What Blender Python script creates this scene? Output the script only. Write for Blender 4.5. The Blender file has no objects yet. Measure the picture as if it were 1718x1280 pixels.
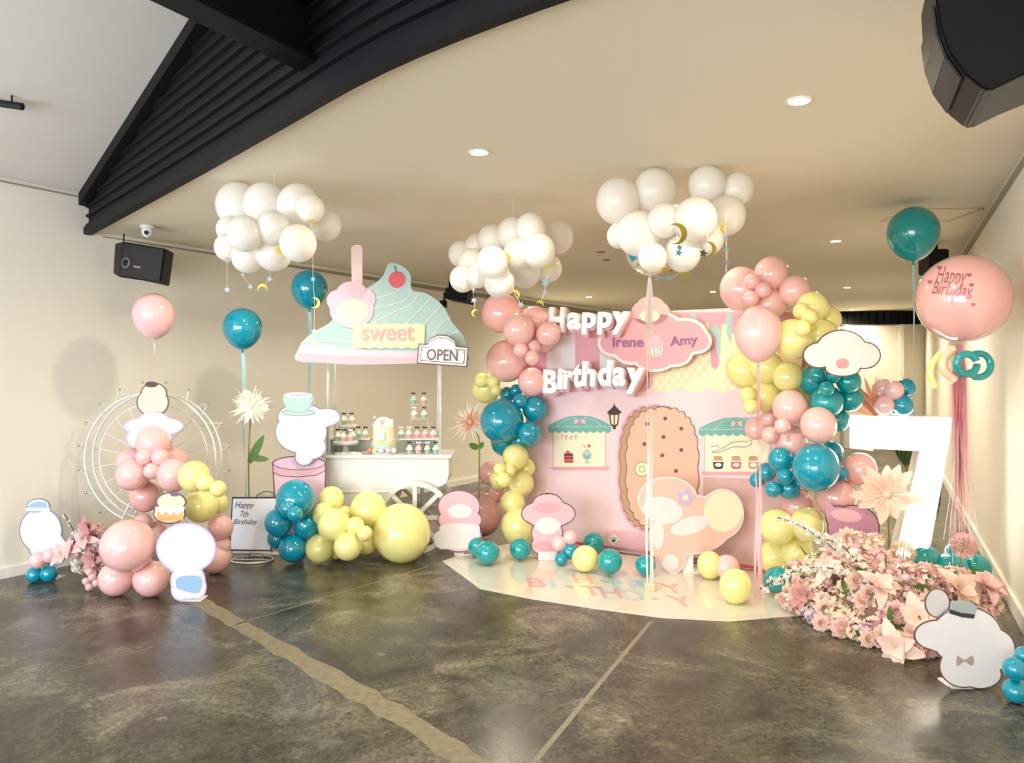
import bpy, bmesh, math, random
from mathutils import Vector, Matrix
random.seed(7)
PI = math.pi
S = bpy.context.scene
COL = S.collection
# ------------------------------------------------------------------ camera, world, light
FPX, CX, CY, EYE = 1300.0, 859.0, 634.0, 1.5
cd = bpy.data.cameras.new('camera'); cam = bpy.data.objects.new('camera', cd); COL.objects.link(cam)
cam.location = (0, 0, EYE); cam.rotation_euler = (PI/2, 0, 0)
cd.sensor_width = 36; cd.lens = FPX/1718*36; cd.shift_y = -(640-CY)/1718; cd.clip_start = .05
S.camera = cam
S.view_settings.view_transform = 'Standard'; S.view_settings.look = 'None'
S.view_settings.exposure = 0.42; S.view_settings.gamma = 1; S.view_settings.use_curve_mapping = False
w = bpy.data.worlds.new('world'); S.world = w; w.use_nodes = True
w.node_tree.nodes['Background'].inputs[0].default_value = (1.0, .97, .93, 1)
w.node_tree.nodes['Background'].inputs[1].default_value = .6

def light(kind, name, loc, target, energy, color, size=1, size_y=None, spot=None, blend=.6):
    ld = bpy.data.lights.new(name, kind); o = bpy.data.objects.new(name, ld); COL.objects.link(o)
    o.location = loc; ld.energy = energy; ld.color = color
    d = Vector(target)-Vector(loc); o.rotation_euler = d.to_track_quat('-Z', 'Y').to_euler()
    if kind == 'AREA':
        ld.size = size
        if size_y: ld.shape = 'RECTANGLE'; ld.size_y = size_y
    elif kind == 'SPOT':
        ld.spot_size = spot; ld.spot_blend = blend; ld.shadow_soft_size = size
    else: ld.shadow_soft_size = size
    return o
# daylight through the glazed front of the room, behind the photographer
light('AREA', 'front_window_light', (-2.6, -2.6, 1.2), (0.2, 5, 2.9), 250, (1, .97, .93), 5.5, 2.3)
light('AREA', 'side_window_light', (-5.2, .6, 1.5), (-3.8, 5.4, 2.1), 170, (.66, .80, 1), 1.6, 2.2)

# ------------------------------------------------------------------ helpers
def lin(c):
    c = c/255.0
    return c/12.92 if c <= .04045 else ((c+.055)/1.055)**2.4
MATS = {}
def mat(name, rgb=(200, 200, 200), rough=.5, metal=0, spec=.5, coat=0, emit=None, alpha=1, trans=0, sss=0, bump=None, noise=None, transl=0):
    if name in MATS: return MATS[name]
    m = bpy.data.materials.new(name); m.use_nodes = True; nt = m.node_tree
    b = nt.nodes['Principled BSDF']
    col = (lin(rgb[0]), lin(rgb[1]), lin(rgb[2]), 1)
    b.inputs['Base Color'].default_value = col
    b.inputs['Roughness'].default_value = rough; b.inputs['Metallic'].default_value = metal
    b.inputs['Specular IOR Level'].default_value = spec; b.inputs['Coat Weight'].default_value = coat
    b.inputs['Coat Roughness'].default_value = .06
    b.inputs['Alpha'].default_value = alpha; b.inputs['Transmission Weight'].default_value = trans
    if emit: b.inputs['Emission Color'].default_value = col; b.inputs['Emission Strength'].default_value = emit
    tc = nt.nodes.new('ShaderNodeTexCoord')
    if noise is None: noise = (12, .03)
    n = nt.nodes.new('ShaderNodeTexNoise'); n.inputs['Scale'].default_value = noise[0]
    nt.links.new(tc.outputs['Object'], n.inputs['Vector'])
    mx = nt.nodes.new('ShaderNodeMixRGB'); mx.blend_type = 'MULTIPLY'; mx.inputs[1].default_value = col
    rp = nt.nodes.new('ShaderNodeMapRange'); rp.inputs[3].default_value = 1-noise[1]; rp.inputs[4].default_value = 1+noise[1]
    nt.links.new(n.outputs['Fac'], rp.inputs[0]); nt.links.new(rp.outputs[0], mx.inputs[2]); mx.inputs[0].default_value = 1
    nt.links.new(mx.outputs[0], b.inputs['Base Color'])
    if bump:
        n2 = nt.nodes.new('ShaderNodeTexNoise'); n2.inputs['Scale'].default_value = bump[0]
        nt.links.new(tc.outputs['Object'], n2.inputs['Vector'])
        bp = nt.nodes.new('ShaderNodeBump'); bp.inputs['Strength'].default_value = bump[1]; bp.inputs['Distance'].default_value = .01
        nt.links.new(n2.outputs['Fac'], bp.inputs['Height']); nt.links.new(bp.outputs[0], b.inputs['Normal'])
    if transl:
        out = nt.nodes['Material Output']; t = nt.nodes.new('ShaderNodeBsdfTranslucent'); t.inputs[0].default_value = col
        ms = nt.nodes.new('ShaderNodeMixShader'); ms.inputs[0].default_value = transl
        nt.links.new(b.outputs[0], ms.inputs[1]); nt.links.new(t.outputs[0], ms.inputs[2]); nt.links.new(ms.outputs[0], out.inputs[0])
    MATS[name] = m
    return m

def ray(x, y): return Vector(((x-CX)/FPX, 1, -(y-CY)/FPX))
def P(x, y, d): return Vector((0, 0, EYE))+ray(x, y)*d
def fd(y): return EYE*FPX/(y-CY)            # depth of a floor point
def FP(x, y): return P(x, y, fd(y))
def dL(x): return 7.36/(.611-(x-CX)/FPX)    # left wall depth
def dB(x): return 10.747/((x-CX)/FPX+1.469)  # backdrop depth
def zc(X): return 2.78+.0215*X

def link(name, me, m=None, parent=None, smooth=False):
    if m is not None and not me.materials: me.materials.append(m)
    if smooth: me.polygons.foreach_set('use_smooth', [True]*len(me.polygons))
    o = bpy.data.objects.new(name, me); COL.objects.link(o)
    if parent is not None: o.parent = parent
    return o
def bmobj(name, bm, m, parent=None, smooth=False):
    me = bpy.data.meshes.new(name); bmesh.ops.recalc_face_normals(bm, faces=bm.faces); bm.to_mesh(me); bm.free()
    return link(name, me, m, parent, smooth)
def tag(o, label, cat=None, group=None, kind=None):
    if label: o['label'] = label
    if cat: o['category'] = cat
    if group: o['group'] = group
    if kind: o['kind'] = kind
    return o
def thing(name, label, cat, loc=(0, 0, 0), rz=0, group=None):
    o = bpy.data.objects.new(name, None); COL.objects.link(o); o.location = loc; o.rotation_euler = (0, 0, rz)
    o.empty_display_size = .1
    return tag(o, label, cat, group)
def struct(name, bm, m, smooth=False):
    o = bmobj(name, bm, m, None, smooth); o['kind'] = 'structure'; return o

def add_box(bm, a, b, M=None):
    v = [bm.verts.new((x, y, z)) for x in (a[0], b[0]) for y in (a[1], b[1]) for z in (a[2], b[2])]
    if M is not None:
        for q in v: q.co = M @ q.co
    for f in ((0, 1, 3, 2), (4, 6, 7, 5), (0, 4, 5, 1), (2, 3, 7, 6), (0, 2, 6, 4), (1, 5, 7, 3)): bm.faces.new([v[i] for i in f])
    return v
def add_hexa(bm, A, B):
    a = [bm.verts.new(p) for p in A]; b = [bm.verts.new(p) for p in B]; n = len(a)
    bm.faces.new(a); bm.faces.new(b[::-1])
    for i in range(n): bm.faces.new((a[i], b[i], b[(i+1) % n], a[(i+1) % n]))
def add_tube(bm, pts, r, n=8, caps=True, closed=False):
    pts = [Vector(p) for p in pts]; rings = []; N = len(pts)
    up = None
    for i, p in enumerate(pts):
        if closed: t = pts[(i+1) % N]-pts[i-1]
        else: t = pts[min(i+1, N-1)]-pts[max(i-1, 0)]
        t.normalize()
        if up is None: up = t.orthogonal().normalized()
        up = (up-t*up.dot(t)); up = up.normalized() if up.length > 1e-5 else t.orthogonal().normalized()
        s = t.cross(up); rr = r[i] if isinstance(r, (list, tuple)) else r
        rings.append([bm.verts.new(p+(up*math.cos(k*2*PI/n)+s*math.sin(k*2*PI/n))*rr) for k in range(n)])
    for i in range(N if closed else N-1):
        A, B = rings[i], rings[(i+1) % N]
        for k in range(n): bm.faces.new((A[k], A[(k+1) % n], B[(k+1) % n], B[k]))
    if caps and not closed: bm.faces.new(rings[0][::-1]); bm.faces.new(rings[-1])
def add_lathe(bm, prof, c=(0, 0, 0), n=24, M=None):
    rings = []; c = Vector(c)
    for r, z in prof:
        row = []
        for k in range(n):
            a = k*2*PI/n; q = Vector((r*math.cos(a), r*math.sin(a), z))
            if M is not None: q = M @ q
            row.append(bm.verts.new(c+q))
        rings.append(row)
    for A, B in zip(rings, rings[1:]):
        for k in range(n): bm.faces.new((A[k], A[(k+1) % n], B[(k+1) % n], B[k]))
    if prof[0][0] > 1e-4: bm.faces.new(rings[0][::-1])
    if prof[-1][0] > 1e-4: bm.faces.new(rings[-1])
def smooth_loop(pts, k=5):
    out = []; n = len(pts)
    for i in range(n):
        p0, p1, p2, p3 = [Vector((*pts[(i+j-1) % n], 0)) for j in range(4)]
        for s in range(k):
            t = s/k
            q = .5*((2*p1)+(p2-p0)*t+(2*p0-5*p1+4*p2-p3)*t*t+(3*p1-p0-3*p2+p3)*t**3)
            out.append((q.x, q.y))
    return out
def smooth_open(pts, k=6):
    out = []; n = len(pts)
    g = lambda i: Vector(pts[max(0, min(n-1, i))])
    for i in range(n-1):
        p0, p1, p2, p3 = g(i-1), g(i), g(i+1), g(i+2)
        for s in range(k):
            t = s/k; out.append(.5*((2*p1)+(p2-p0)*t+(2*p0-5*p1+4*p2-p3)*t*t+(3*p1-p0-3*p2+p3)*t**3))
    out.append(Vector(pts[-1])); return out
def ell(cx, cy, rx, ry=None, n=32, rot=0):
    ry = rx if ry is None else ry; o = []
    for i in range(n):
        a = 2*PI*i/n; x, y = rx*math.cos(a), ry*math.sin(a)
        o.append((cx+x*math.cos(rot)-y*math.sin(rot), cy+x*math.sin(rot)+y*math.cos(rot)))
    return o
def union(circles, grow=0, n=140, c=None):
    cx, cy = c if c else (sum(q[0] for q in circles)/len(circles), sum(q[1] for q in circles)/len(circles)); out = []
    for i in range(n):
        a = 2*PI*i/n; dx, dy = math.cos(a), math.sin(a); best = 2
        for q in circles:
            rx = q[2]+grow; ry = (q[3] if len(q) > 3 else q[2])+grow
            ux, uy, vx, vy = (cx-q[0])/rx, (cy-q[1])/ry, dx/rx, dy/ry
            A = vx*vx+vy*vy; B = ux*vx+uy*vy; Cc = ux*ux+uy*uy-1; D = B*B-A*Cc
            if D > 0: best = max(best, (-B+math.sqrt(D))/A)
        out.append((cx+dx*best, cy+dy*best))
    return out
def star(cx, cy, r, rot=0, k=.45, n=5, sq=1):
    return [(cx+(r if i % 2 == 0 else r*k)*math.sin(rot+i*PI/n), cy-sq*(r if i % 2 == 0 else r*k)*math.cos(rot+i*PI/n)) for i in range(2*n)]
def moon(cx, cy, r, rot=0):
    o = [(r*math.cos(a), r*math.sin(a)) for a in [math.radians(60+240*i/12) for i in range(13)]]
    o += [(.32*r+.78*r*math.cos(a), .87*r*math.sin(a)) for a in [math.radians(290-220*i/10) for i in range(11)]]
    c, s = math.cos(rot), math.sin(rot)
    return [(cx+x*c-y*s, cy+x*s+y*c) for x, y in o]
def rect(x0, y0, x1, y1): return [(x0, y0), (x1, y0), (x1, y1), (x0, y1)]

class Frame:
    """an upright plane standing at a floor point; front is local -y"""
    def __init__(s, x, d, a=0, name=None, label=None, cat=None, group=None):
        s.loc = Vector(((x-CX)/FPX*d, d, 0)); s.a = a
        s.n = Vector((-math.sin(a), math.cos(a), 0)); s.u = Vector((math.cos(a), math.sin(a), 0))
        if name: s.o = thing(name, label, cat, s.loc, a, group)
        else: s.o = None
    def uv(s, px, py, y=0):
        r = ray(px, py); C = Vector((0, 0, EYE)); t = (y-(C-s.loc).dot(s.n))/r.dot(s.n); p = C+r*t-s.loc
        return p.dot(s.u), p.z
    def shape(s, name, pts, m, y0=0, th=.002, parent=None, k=0, label=None):
        if k: pts = smooth_loop(pts, k)
        bm = bmesh.new(); L = [s.uv(px, py, y0-th) for px, py in pts]
        fr = [bm.verts.new((u, y0-th, v)) for u, v in L]; bk = [bm.verts.new((u, y0, v)) for u, v in L]
        n = len(fr); bm.faces.new(fr); bm.faces.new(bk[::-1])
        for i in range(n): bm.faces.new((fr[i], bk[i], bk[(i+1) % n], fr[(i+1) % n]))
        o = bmobj(name, bm, m, parent or s.o)
        if label: o['label'] = label
        return o
    def shapes(s, name, lists, m, y0=0, th=.002, parent=None, label=None):
        bm = bmesh.new()
        for pts in lists:
            L = [s.uv(px, py, y0-th) for px, py in pts]
            fr = [bm.verts.new((u, y0-th, v)) for u, v in L]; bk = [bm.verts.new((u, y0, v)) for u, v in L]
            n = len(fr); bm.faces.new(fr); bm.faces.new(bk[::-1])
            for i in range(n): bm.faces.new((fr[i], bk[i], bk[(i+1) % n], fr[(i+1) % n]))
        o = bmobj(name, bm, m, parent or s.o)
        if label: o['label'] = label
        return o
    def lines(s, name, lists, wpx, m, y0=0, parent=None, label=None, closed=False):
        bm = bmesh.new(); d = s.loc.y
        for pts in lists:
            q = [(lambda uv: Vector((uv[0], y0, uv[1])))(s.uv(px, py, y0)) for px, py in pts]
            add_tube(bm, q, wpx/FPX*d/2, 5, closed=closed)
        o = bmobj(name, bm, m, parent or s.o)
        if label: o['label'] = label
        return o
    def text(s, name, txt, box, m, y0=0, th=.003, parent=None, shear=0, bold=0, rot=0, label=None):
        me = text_mesh(txt, shear, bold)
        x0, y0p, x1, y1p = box
        a0, b0 = s.uv(x0, y1p, y0); a1, b1 = s.uv(x1, y0p, y0)
        cu, cv = (a0+a1)/2, (b0+b1)/2
        for v in me.vertices:
            u = (v.co.x-.5)*(a1-a0); ww = (v.co.y-.5)*(b1-b0); dz = v.co.z
            uu = u*math.cos(rot)-ww*math.sin(rot); w2 = u*math.sin(rot)+ww*math.cos(rot)
            v.co = Vector((cu+uu, y0-dz*th, cv+w2))
        o = link(name, me, m, parent or s.o)
        if label: o['label'] = label
        return o
def text_mesh(txt, shear=0, bold=0):
    """text outline in the unit square, z 0..1 thick"""
    cu = bpy.data.curves.new('lettering', 'FONT'); cu.body = txt; cu.shear = shear; cu.offset = bold; cu.extrude = .5; cu.resolution_u = 4
    o = bpy.data.objects.new('lettering', cu); COL.objects.link(o); bpy.context.view_layer.update()
    me = bpy.data.meshes.new_from_object(o.evaluated_get(bpy.context.evaluated_depsgraph_get()))
    bpy.data.objects.remove(o)
    xs = [v.co.x for v in me.vertices]; ys = [v.co.y for v in me.vertices]
    for v in me.vertices: v.co = Vector(((v.co.x-min(xs))/(max(xs)-min(xs)), (v.co.y-min(ys))/(max(ys)-min(ys)), v.co.z+.5))
    me.materials.clear()
    return me

# ------------------------------------------------------------------ materials
PINK = mat('balloon_pink', (253, 204, 198), .13, coat=1, transl=.18)
LPINK = mat('balloon_pale_pink', (252, 208, 206), .13, coat=1, transl=.18)
DPINK = mat('balloon_dusty_pink', (240, 184, 176), .15, coat=1, transl=.15)
YEL = mat('balloon_yellow', (253, 246, 165), .13, coat=1, transl=.2)
TEAL = mat('balloon_teal', (0, 152, 178), .12, coat=1, transl=.1)
TEALG = mat('balloon_green_teal', (0, 158, 162), .12, coat=1, transl=.1)
WHITEB = mat('balloon_white', (248, 244, 236), .3, coat=.25, transl=.35)
CLEARB = mat('balloon_clear', (255, 250, 245), .03, alpha=.22, coat=1)
PBUB = mat('bubble_pink', (250, 192, 186), .10, coat=1, alpha=.86)
PAINT = mat('wall_paint', (235, 229, 214), .7, bump=(180, .03), noise=(1.5, .015))
CEILP = mat('ceiling_paint', (233, 224, 203), .75, noise=(1, .015))
CEILH = mat('high_ceiling_paint', (222, 216, 206), .75, noise=(1, .015))
TRIM = mat('trim_white', (235, 232, 224), .5)
BLACK = mat('black_steel', (10, 12, 17), .6, spec=.2, bump=(30, .15))
BLACKP = mat('black_plastic', (10, 12, 17), .5, spec=.3)
GRILLE = mat('speaker_grille', (30, 28, 27), .6, bump=(600, .3))
WHITE = mat('white_board', (236, 232, 228), .45)
WHITEG = mat('white_gloss', (215, 214, 208), .25, coat=.3)
METW = mat('white_metal', (232, 230, 224), .3, metal=.2)
CHROME = mat('silver_foil', (200, 205, 215), .15, metal=1)
GOLD = mat('gold_foil', (225, 205, 95), .2, metal=1)
SKYFOIL = mat('blue_foil', (150, 195, 215), .2, metal=.9)
OUT = mat('outline_brown', (105, 80, 75), .6)
OUTP = mat('outline_plum', (120, 90, 110), .6)
GREEN = mat('leaf_green', (92, 125, 60), .5, noise=(20, .2))
DGREEN = mat('leaf_dark_green', (48, 78, 40), .5, noise=(20, .2))
STEM = mat('stem_green', (135, 130, 70), .6)
TWIG = mat('twig_brown', (95, 70, 50), .7)
RIBP = mat('ribbon_pink', (245, 200, 205), .35, transl=.3)
RIBW = mat('ribbon_white', (248, 240, 236), .35, transl=.3)
RIBB = mat('ribbon_blue', (170, 215, 225), .35, transl=.3)
LAV = mat('print_lavender_white', (214, 210, 219), .55)
def flat(name, rgb): return mat(name, tuple(c*.94 for c in rgb), .55)
PPK = flat('print_pink', (243, 190, 198)); PPK2 = flat('print_rose', (232, 168, 178)); PLIL = flat('print_lilac', (205, 185, 225))
PCR = flat('print_cream', (248, 238, 205)); PMINT = flat('print_mint', (178, 208, 200)); PTEAL = flat('print_sage_teal', (120, 182, 170))
PBLU = flat('print_blue', (150, 185, 215)); PYEL = flat('print_yellow', (245, 234, 186)); PBRN = flat('print_brown', (72, 45, 42))
PRED = flat('print_red', (222, 90, 95)); PBISC = flat('print_biscuit', (236, 186, 160)); PBISC2 = flat('print_biscuit_edge', (200, 155, 118))
PWH = flat('print_white', (236, 232, 230)); PGRY = flat('print_grey', (140, 140, 150)); PPEACH = flat('print_peach', (245, 200, 185)); PDK = flat('print_dark', (60, 52, 60))

# ------------------------------------------------------------------ room
def floor_mat():
    m = bpy.data.materials.new('polished_concrete'); m.use_nodes = True; nt = m.node_tree; b = nt.nodes['Principled BSDF']
    tc = nt.nodes.new('ShaderNodeTexCoord')
    def noise(sc, det, dist=0):
        n = nt.nodes.new('ShaderNodeTexNoise'); n.inputs['Scale'].default_value = sc; n.inputs['Detail'].default_value = det
        n.inputs['Distortion'].default_value = dist; n.inputs['Roughness'].default_value = .65
        nt.links.new(tc.outputs['Object'], n.inputs['Vector']); return n
    n1 = noise(1.7, 12, .8); n2 = noise(6, 12, .6)
    r = nt.nodes.new('ShaderNodeValToRGB'); e = r.color_ramp.elements
    e[0].position = .33; e[0].color = (.020, .017, .010, 1); e[1].position = .68; e[1].color = (.20, .178, .125, 1)
    q = e.new(.52); q.color = (.070, .062, .040, 1)
    nt.links.new(n1.outputs['Fac'], r.inputs[0])
    mx = nt.nodes.new('ShaderNodeMixRGB'); mx.blend_type = 'OVERLAY'; mx.inputs[0].default_value = .95
    nt.links.new(r.outputs[0], mx.inputs[1]); nt.links.new(n2.outputs['Fac'], mx.inputs[2])
    v = nt.nodes.new('ShaderNodeTexVoronoi'); v.inputs['Scale'].default_value = 2.2; v.inputs['Randomness'].default_value = 1
    nt.links.new(tc.outputs['Object'], v.inputs['Vector'])
    n3 = noise(30, 4)
    ad = nt.nodes.new('ShaderNodeMath'); ad.operation = 'MULTIPLY_ADD'; ad.inputs[1].default_value = .12; nt.links.new(n3.outputs['Fac'], ad.inputs[0]); nt.links.new(v.outputs['Distance'], ad.inputs[2])
    r2 = nt.nodes.new('ShaderNodeValToRGB'); f = r2.color_ramp.elements; f[0].position = .10; f[0].color = (.35, .35, .35, 1); f[1].position = .13; f[1].color = (0, 0, 0, 1)
    nt.links.new(ad.outputs[0], r2.inputs[0])
    m2 = nt.nodes.new('ShaderNodeMixRGB'); m2.inputs[2].default_value = (.28, .26, .21, 1); nt.links.new(r2.outputs[0], m2.inputs[0]); nt.links.new(mx.outputs[0], m2.inputs[1])
    n4 = noise(42, 8, .4); m3 = nt.nodes.new('ShaderNodeMixRGB'); m3.blend_type = 'OVERLAY'; m3.inputs[0].default_value = .8
    c4 = nt.nodes.new('ShaderNodeMapRange'); c4.inputs[1].default_value = .3; c4.inputs[2].default_value = .7; nt.links.new(n4.outputs['Fac'], c4.inputs[0])
    nt.links.new(m2.outputs[0], m3.inputs[1]); nt.links.new(c4.outputs[0], m3.inputs[2])
    nt.links.new(m3.outputs[0], b.inputs['Base Color']); b.inputs['Specular IOR Level'].default_value = .35
    mr = nt.nodes.new('ShaderNodeMapRange'); mr.inputs[3].default_value = .13; mr.inputs[4].default_value = .40
    nt.links.new(n2.outputs['Fac'], mr.inputs[0]); nt.links.new(mr.outputs[0], b.inputs['Roughness'])
    bp = nt.nodes.new('ShaderNodeBump'); bp.inputs['Strength'].default_value = .08; nt.links.new(n2.outputs['Fac'], bp.inputs['Height']); nt.links.new(bp.outputs[0], b.inputs['Normal'])
    return m
def XL(d): return -7.36+.611*d
def XR(d): return .815+.485*d
bm = bmesh.new(); add_box(bm, (-9.5, -3.2, -.1), (9.5, 17.2, 0)); struct('floor', bm, floor_mat())
def wallquad(bm, p, q, z0, z1a, z1b, th):
    """vertical slab from plan point p to q, thickness pushed along th"""
    p = Vector((*p, 0)); q = Vector((*q, 0)); t = Vector((*th, 0))
    A = [p+Vector((0, 0, z0)), q+Vector((0, 0, z0)), q+Vector((0, 0, z1b)), p+Vector((0, 0, z1a))]
    add_hexa(bm, A, [a+t for a in A])
bm = bmesh.new(); wallquad(bm, (XL(-2.5), -2.5), (XL(16.8), 16.8), 0, 3.15, 3.15, (-.13, .08)); struct('wall_left', bm, PAINT)
bm = bmesh.new(); wallquad(bm, (XR(-.2), -.2), (XR(16.8), 16.8), 0, 3.05, 3.05, (.13, -.06)); struct('wall_right', bm, PAINT)
bm = bmesh.new(); wallquad(bm, (XL(16.8)-.1, 16.8), (XR(16.8)+.1, 16.8), 0, 2.66, 2.66, (0, .12)); struct('wall_far', bm, PAINT)
bm = bmesh.new()   # dark ribbed band over the far wall
x = XL(16.8)
while x < XR(16.8)-.17:
    add_box(bm, (x, 16.68, 2.66), (x+.11, 16.79, 2.95)); add_box(bm, (x+.11, 16.71, 2.66), (x+.16, 16.79, 2.95)); x += .16
struct('trim_5', bm, BLACK)
# sliding partition panel with reveal
bm = bmesh.new(); add_box(bm, (7.2, 16.6, .0), (8.3, 16.66, 2.62)); add_box(bm, (8.3, 16.57, .0), (8.38, 16.69, 2.64)); add_box(bm, (7.12, 16.57, .0), (7.2, 16.69, 2.64)); struct('door_1', bm, PAINT)
# low ceiling with the gently curved front edge
edge = [(-3.46, 6.37), (-1.91, 4.68), (-1.146, 3.83), (-.517, 3.14), (.099, 2.63), (.55, 2.36), (1.2, 2.05), (2.2, 1.7), (3.2, 1.5)]
E = smooth_open([(a, b, 0) for a, b in edge], 4)
pl = [(p.x, p.y) for p in E]+[(XR(16.8)+.1, 1.5), (XR(16.8)+.1, 16.9), (XL(16.8)-.1, 16.9)]
bm = bmesh.new(); lo = [bm.verts.new((a, b, zc(a))) for a, b in pl]; hi = [bm.verts.new((a, b, zc(a)+.06)) for a, b in pl]
bm.faces.new(lo); bm.faces.new(hi[::-1])
for i in range(len(lo)): bm.faces.new((lo[i], hi[i], hi[(i+1) % len(lo)], lo[(i+1) % len(lo)]))
struct('ceiling', bm, CEILP)
# high raked ceiling
def dist(X, Y): return max(0, (X+3.46)*.853+(6.37-Y)*.521)
def zh(X, Y): return 3.0+.25*dist(X, Y)
far = [(XL(6.6), 6.6), (XL(-2.5), -2.5), (1.5, -2.5), (4.5, 0), (3.2, 1.5)]
pl2 = [(p.x, p.y) for p in E[::-1]]
pts = [(XL(6.4), 6.4), (XL(-2.5), -2.5), (1.6, -2.5), (4.2, 1.2)]+pl2
bm = bmesh.new(); lo = [bm.verts.new((a, b, zh(a, b))) for a, b in pts]; hi = [bm.verts.new((a, b, zh(a, b)+.06)) for a, b in pts]
bm.faces.new(lo); bm.faces.new(hi[::-1])
for i in range(len(lo)): bm.faces.new((lo[i], hi[i], hi[(i+1) % len(lo)], lo[(i+1) % len(lo)]))
struct('ceiling_high', bm, CEILH)
# corrugated black bulkhead between the two ceilings : ribs run along its length
bm = bmesh.new(); NR = 26
rows = []
for p in E:
    row = []
    z0 = zc(p.x)-.0; z1 = zh(p.x, p.y)
    prof = []
    z = z0
    while z < z1+.15:
        prof += [(z, 0), (z+.030, 0), (z+.036, .022), (z+.052, .022), (z+.058, 0)]; z += .076
    rows.append((p, prof, z1))
M_ = max(len(r[1]) for r in rows)
nrm = Vector((-.70, -.70, 0))
grid = []
for p, prof, z1 in rows:
    r = []
    for i in range(M_):
        if i < len(prof): z, o_ = prof[i]
        else: z, o_ = prof[-1]
        z = min(z, z1)
        r.append(bm.verts.new(Vector((p.x, p.y, z))+nrm*(.02+o_)))
    grid.append(r)
for a, b in zip(grid, grid[1:]):
    for i in range(M_-1):
        try: bm.faces.new((a[i], b[i], b[i+1], a[i+1]))
        except Exception: pass
bmesh.ops.remove_doubles(bm, verts=bm.verts, dist=.0005)
struct('wall_bulkhead', bm, BLACK)
bm = bmesh.new()   # bottom steel angle
A = [p+Vector((0, 0, zc(p.x)-.035)) for p in E]
for a, b in zip(A, A[1:]):
    n = nrm
    add_hexa(bm, [a, a+n*.06, a+n*.06+Vector((0, 0, .06)), a+Vector((0, 0, .06))], [b, b+n*.06, b+n*.06+Vector((0, 0, .06)), b+Vector((0, 0, .06))])
struct('trim_1', bm, BLACK)
bm = bmesh.new()   # top steel angle along the raked ceiling
A = [p+Vector((0, 0, zh(p.x, p.y)-.10)) for p in E]
for a, b in zip(A, A[1:]):
    add_hexa(bm, [a, a+nrm*.10, a+nrm*.10+Vector((0, 0, .10)), a+Vector((0, 0, .10))], [b, b+nrm*.10, b+nrm*.10+Vector((0, 0, .10)), b+Vector((0, 0, .10))])
struct('trim_2', bm, BLACK)
# steel beam running into the bulkhead
bm = bmesh.new(); a = Vector((-.90, 3.62, 2.93)); b = Vector((-2.35, 1.15, 2.96)); dr = (b-a).normalized(); sd = dr.cross(Vector((0, 0, 1))).normalized()
def sec(c, w_, z0, z1): return [c-sd*w_+Vector((0, 0, z0)), c+sd*w_+Vector((0, 0, z0)), c+sd*w_+Vector((0, 0, z1)), c-sd*w_+Vector((0, 0, z1))]
for w_, z0, z1 in ((.075, 0, .02), (.02, .02, .26), (.075, .26, .28)): add_hexa(bm, sec(a, w_, z0, z1), sec(b, w_, z0, z1))
add_hexa(bm, sec(a, .11, -.02, .34), sec(a+dr*.015, .11, -.02, .34))
struct('trim_3', bm, BLACK)
# skirting and shadow-line trims
bm = bmesh.new(); wallquad(bm, (XL(-2.5), -2.5), (XL(16.8), 16.8), 0, .075, .075, (.018, -.010)); struct('baseboard_left', bm, TRIM)
bm = bmesh.new(); wallquad(bm, (XR(-.2), -.2), (XR(16.8), 16.8), 0, .10, .10, (-.018, .010)); struct('baseboard_right', bm, TRIM)
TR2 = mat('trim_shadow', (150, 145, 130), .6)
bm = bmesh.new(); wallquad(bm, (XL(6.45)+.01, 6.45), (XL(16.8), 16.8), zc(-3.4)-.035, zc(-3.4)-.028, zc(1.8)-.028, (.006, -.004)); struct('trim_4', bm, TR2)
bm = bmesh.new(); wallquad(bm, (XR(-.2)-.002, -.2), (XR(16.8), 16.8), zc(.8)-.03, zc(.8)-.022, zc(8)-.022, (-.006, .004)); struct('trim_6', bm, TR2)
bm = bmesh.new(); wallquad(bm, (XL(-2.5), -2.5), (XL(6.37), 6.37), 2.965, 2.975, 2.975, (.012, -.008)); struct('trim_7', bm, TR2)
# floor joints and the rough patched strip
def floor_strip(name, pts, wd, m, z=.0006):
    bm = bmesh.new(); Q = [FP(x, y) for x, y in pts]; L = []; R = []
    for i, p in enumerate(Q):
        t = (Q[min(i+1, len(Q)-1)]-Q[max(0, i-1)]); t.z = 0; t.normalize(); s = Vector((-t.y, t.x, 0))
        j = random.uniform(-.12, .12) if wd > .05 else 0
        L.append(bm.verts.new((p+s*wd*(.5+j)).to_3d()[:2]+(z,))); R.append(bm.verts.new((p-s*wd*(.5+j)).to_3d()[:2]+(z,)))
    for i in range(len(Q)-1): bm.faces.new((L[i], L[i+1], R[i+1], R[i]))
    return struct(name, bm, m)
def seg(a, b, n): return [(a[0]+(b[0]-a[0])*i/n, a[1]+(b[1]-a[1])*i/n) for i in range(n+1)]
def seg3(a, b, n):
    A, B = FP(*a), FP(*b); o = []
    for i in range(n+1):
        p = A+(B-A)*i/n; o.append((CX+p.x/p.y*FPX, CY+EYE/p.y*FPX))
    return o
PATCH = mat('patched_concrete', (122, 112, 88), .6, noise=(26, .5), bump=(40, .3))
JOINT = mat('joint_filler', (128, 122, 104), .6, noise=(30, .2))
floor_strip('trim_8', seg3((318, 1000), (700, 1218), 24)+seg3((700, 1218), (860, 1330), 8)[1:], .13, PATCH)
floor_strip('trim_9', seg3((395, 1048), (720, 950), 6), .012, JOINT)
floor_strip('trim_10', seg3((1092, 1043), (870, 1310), 12), .026, JOINT)
floor_strip('trim_11', seg3((0, 1155), (260, 1085), 4), .008, JOINT)

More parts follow.
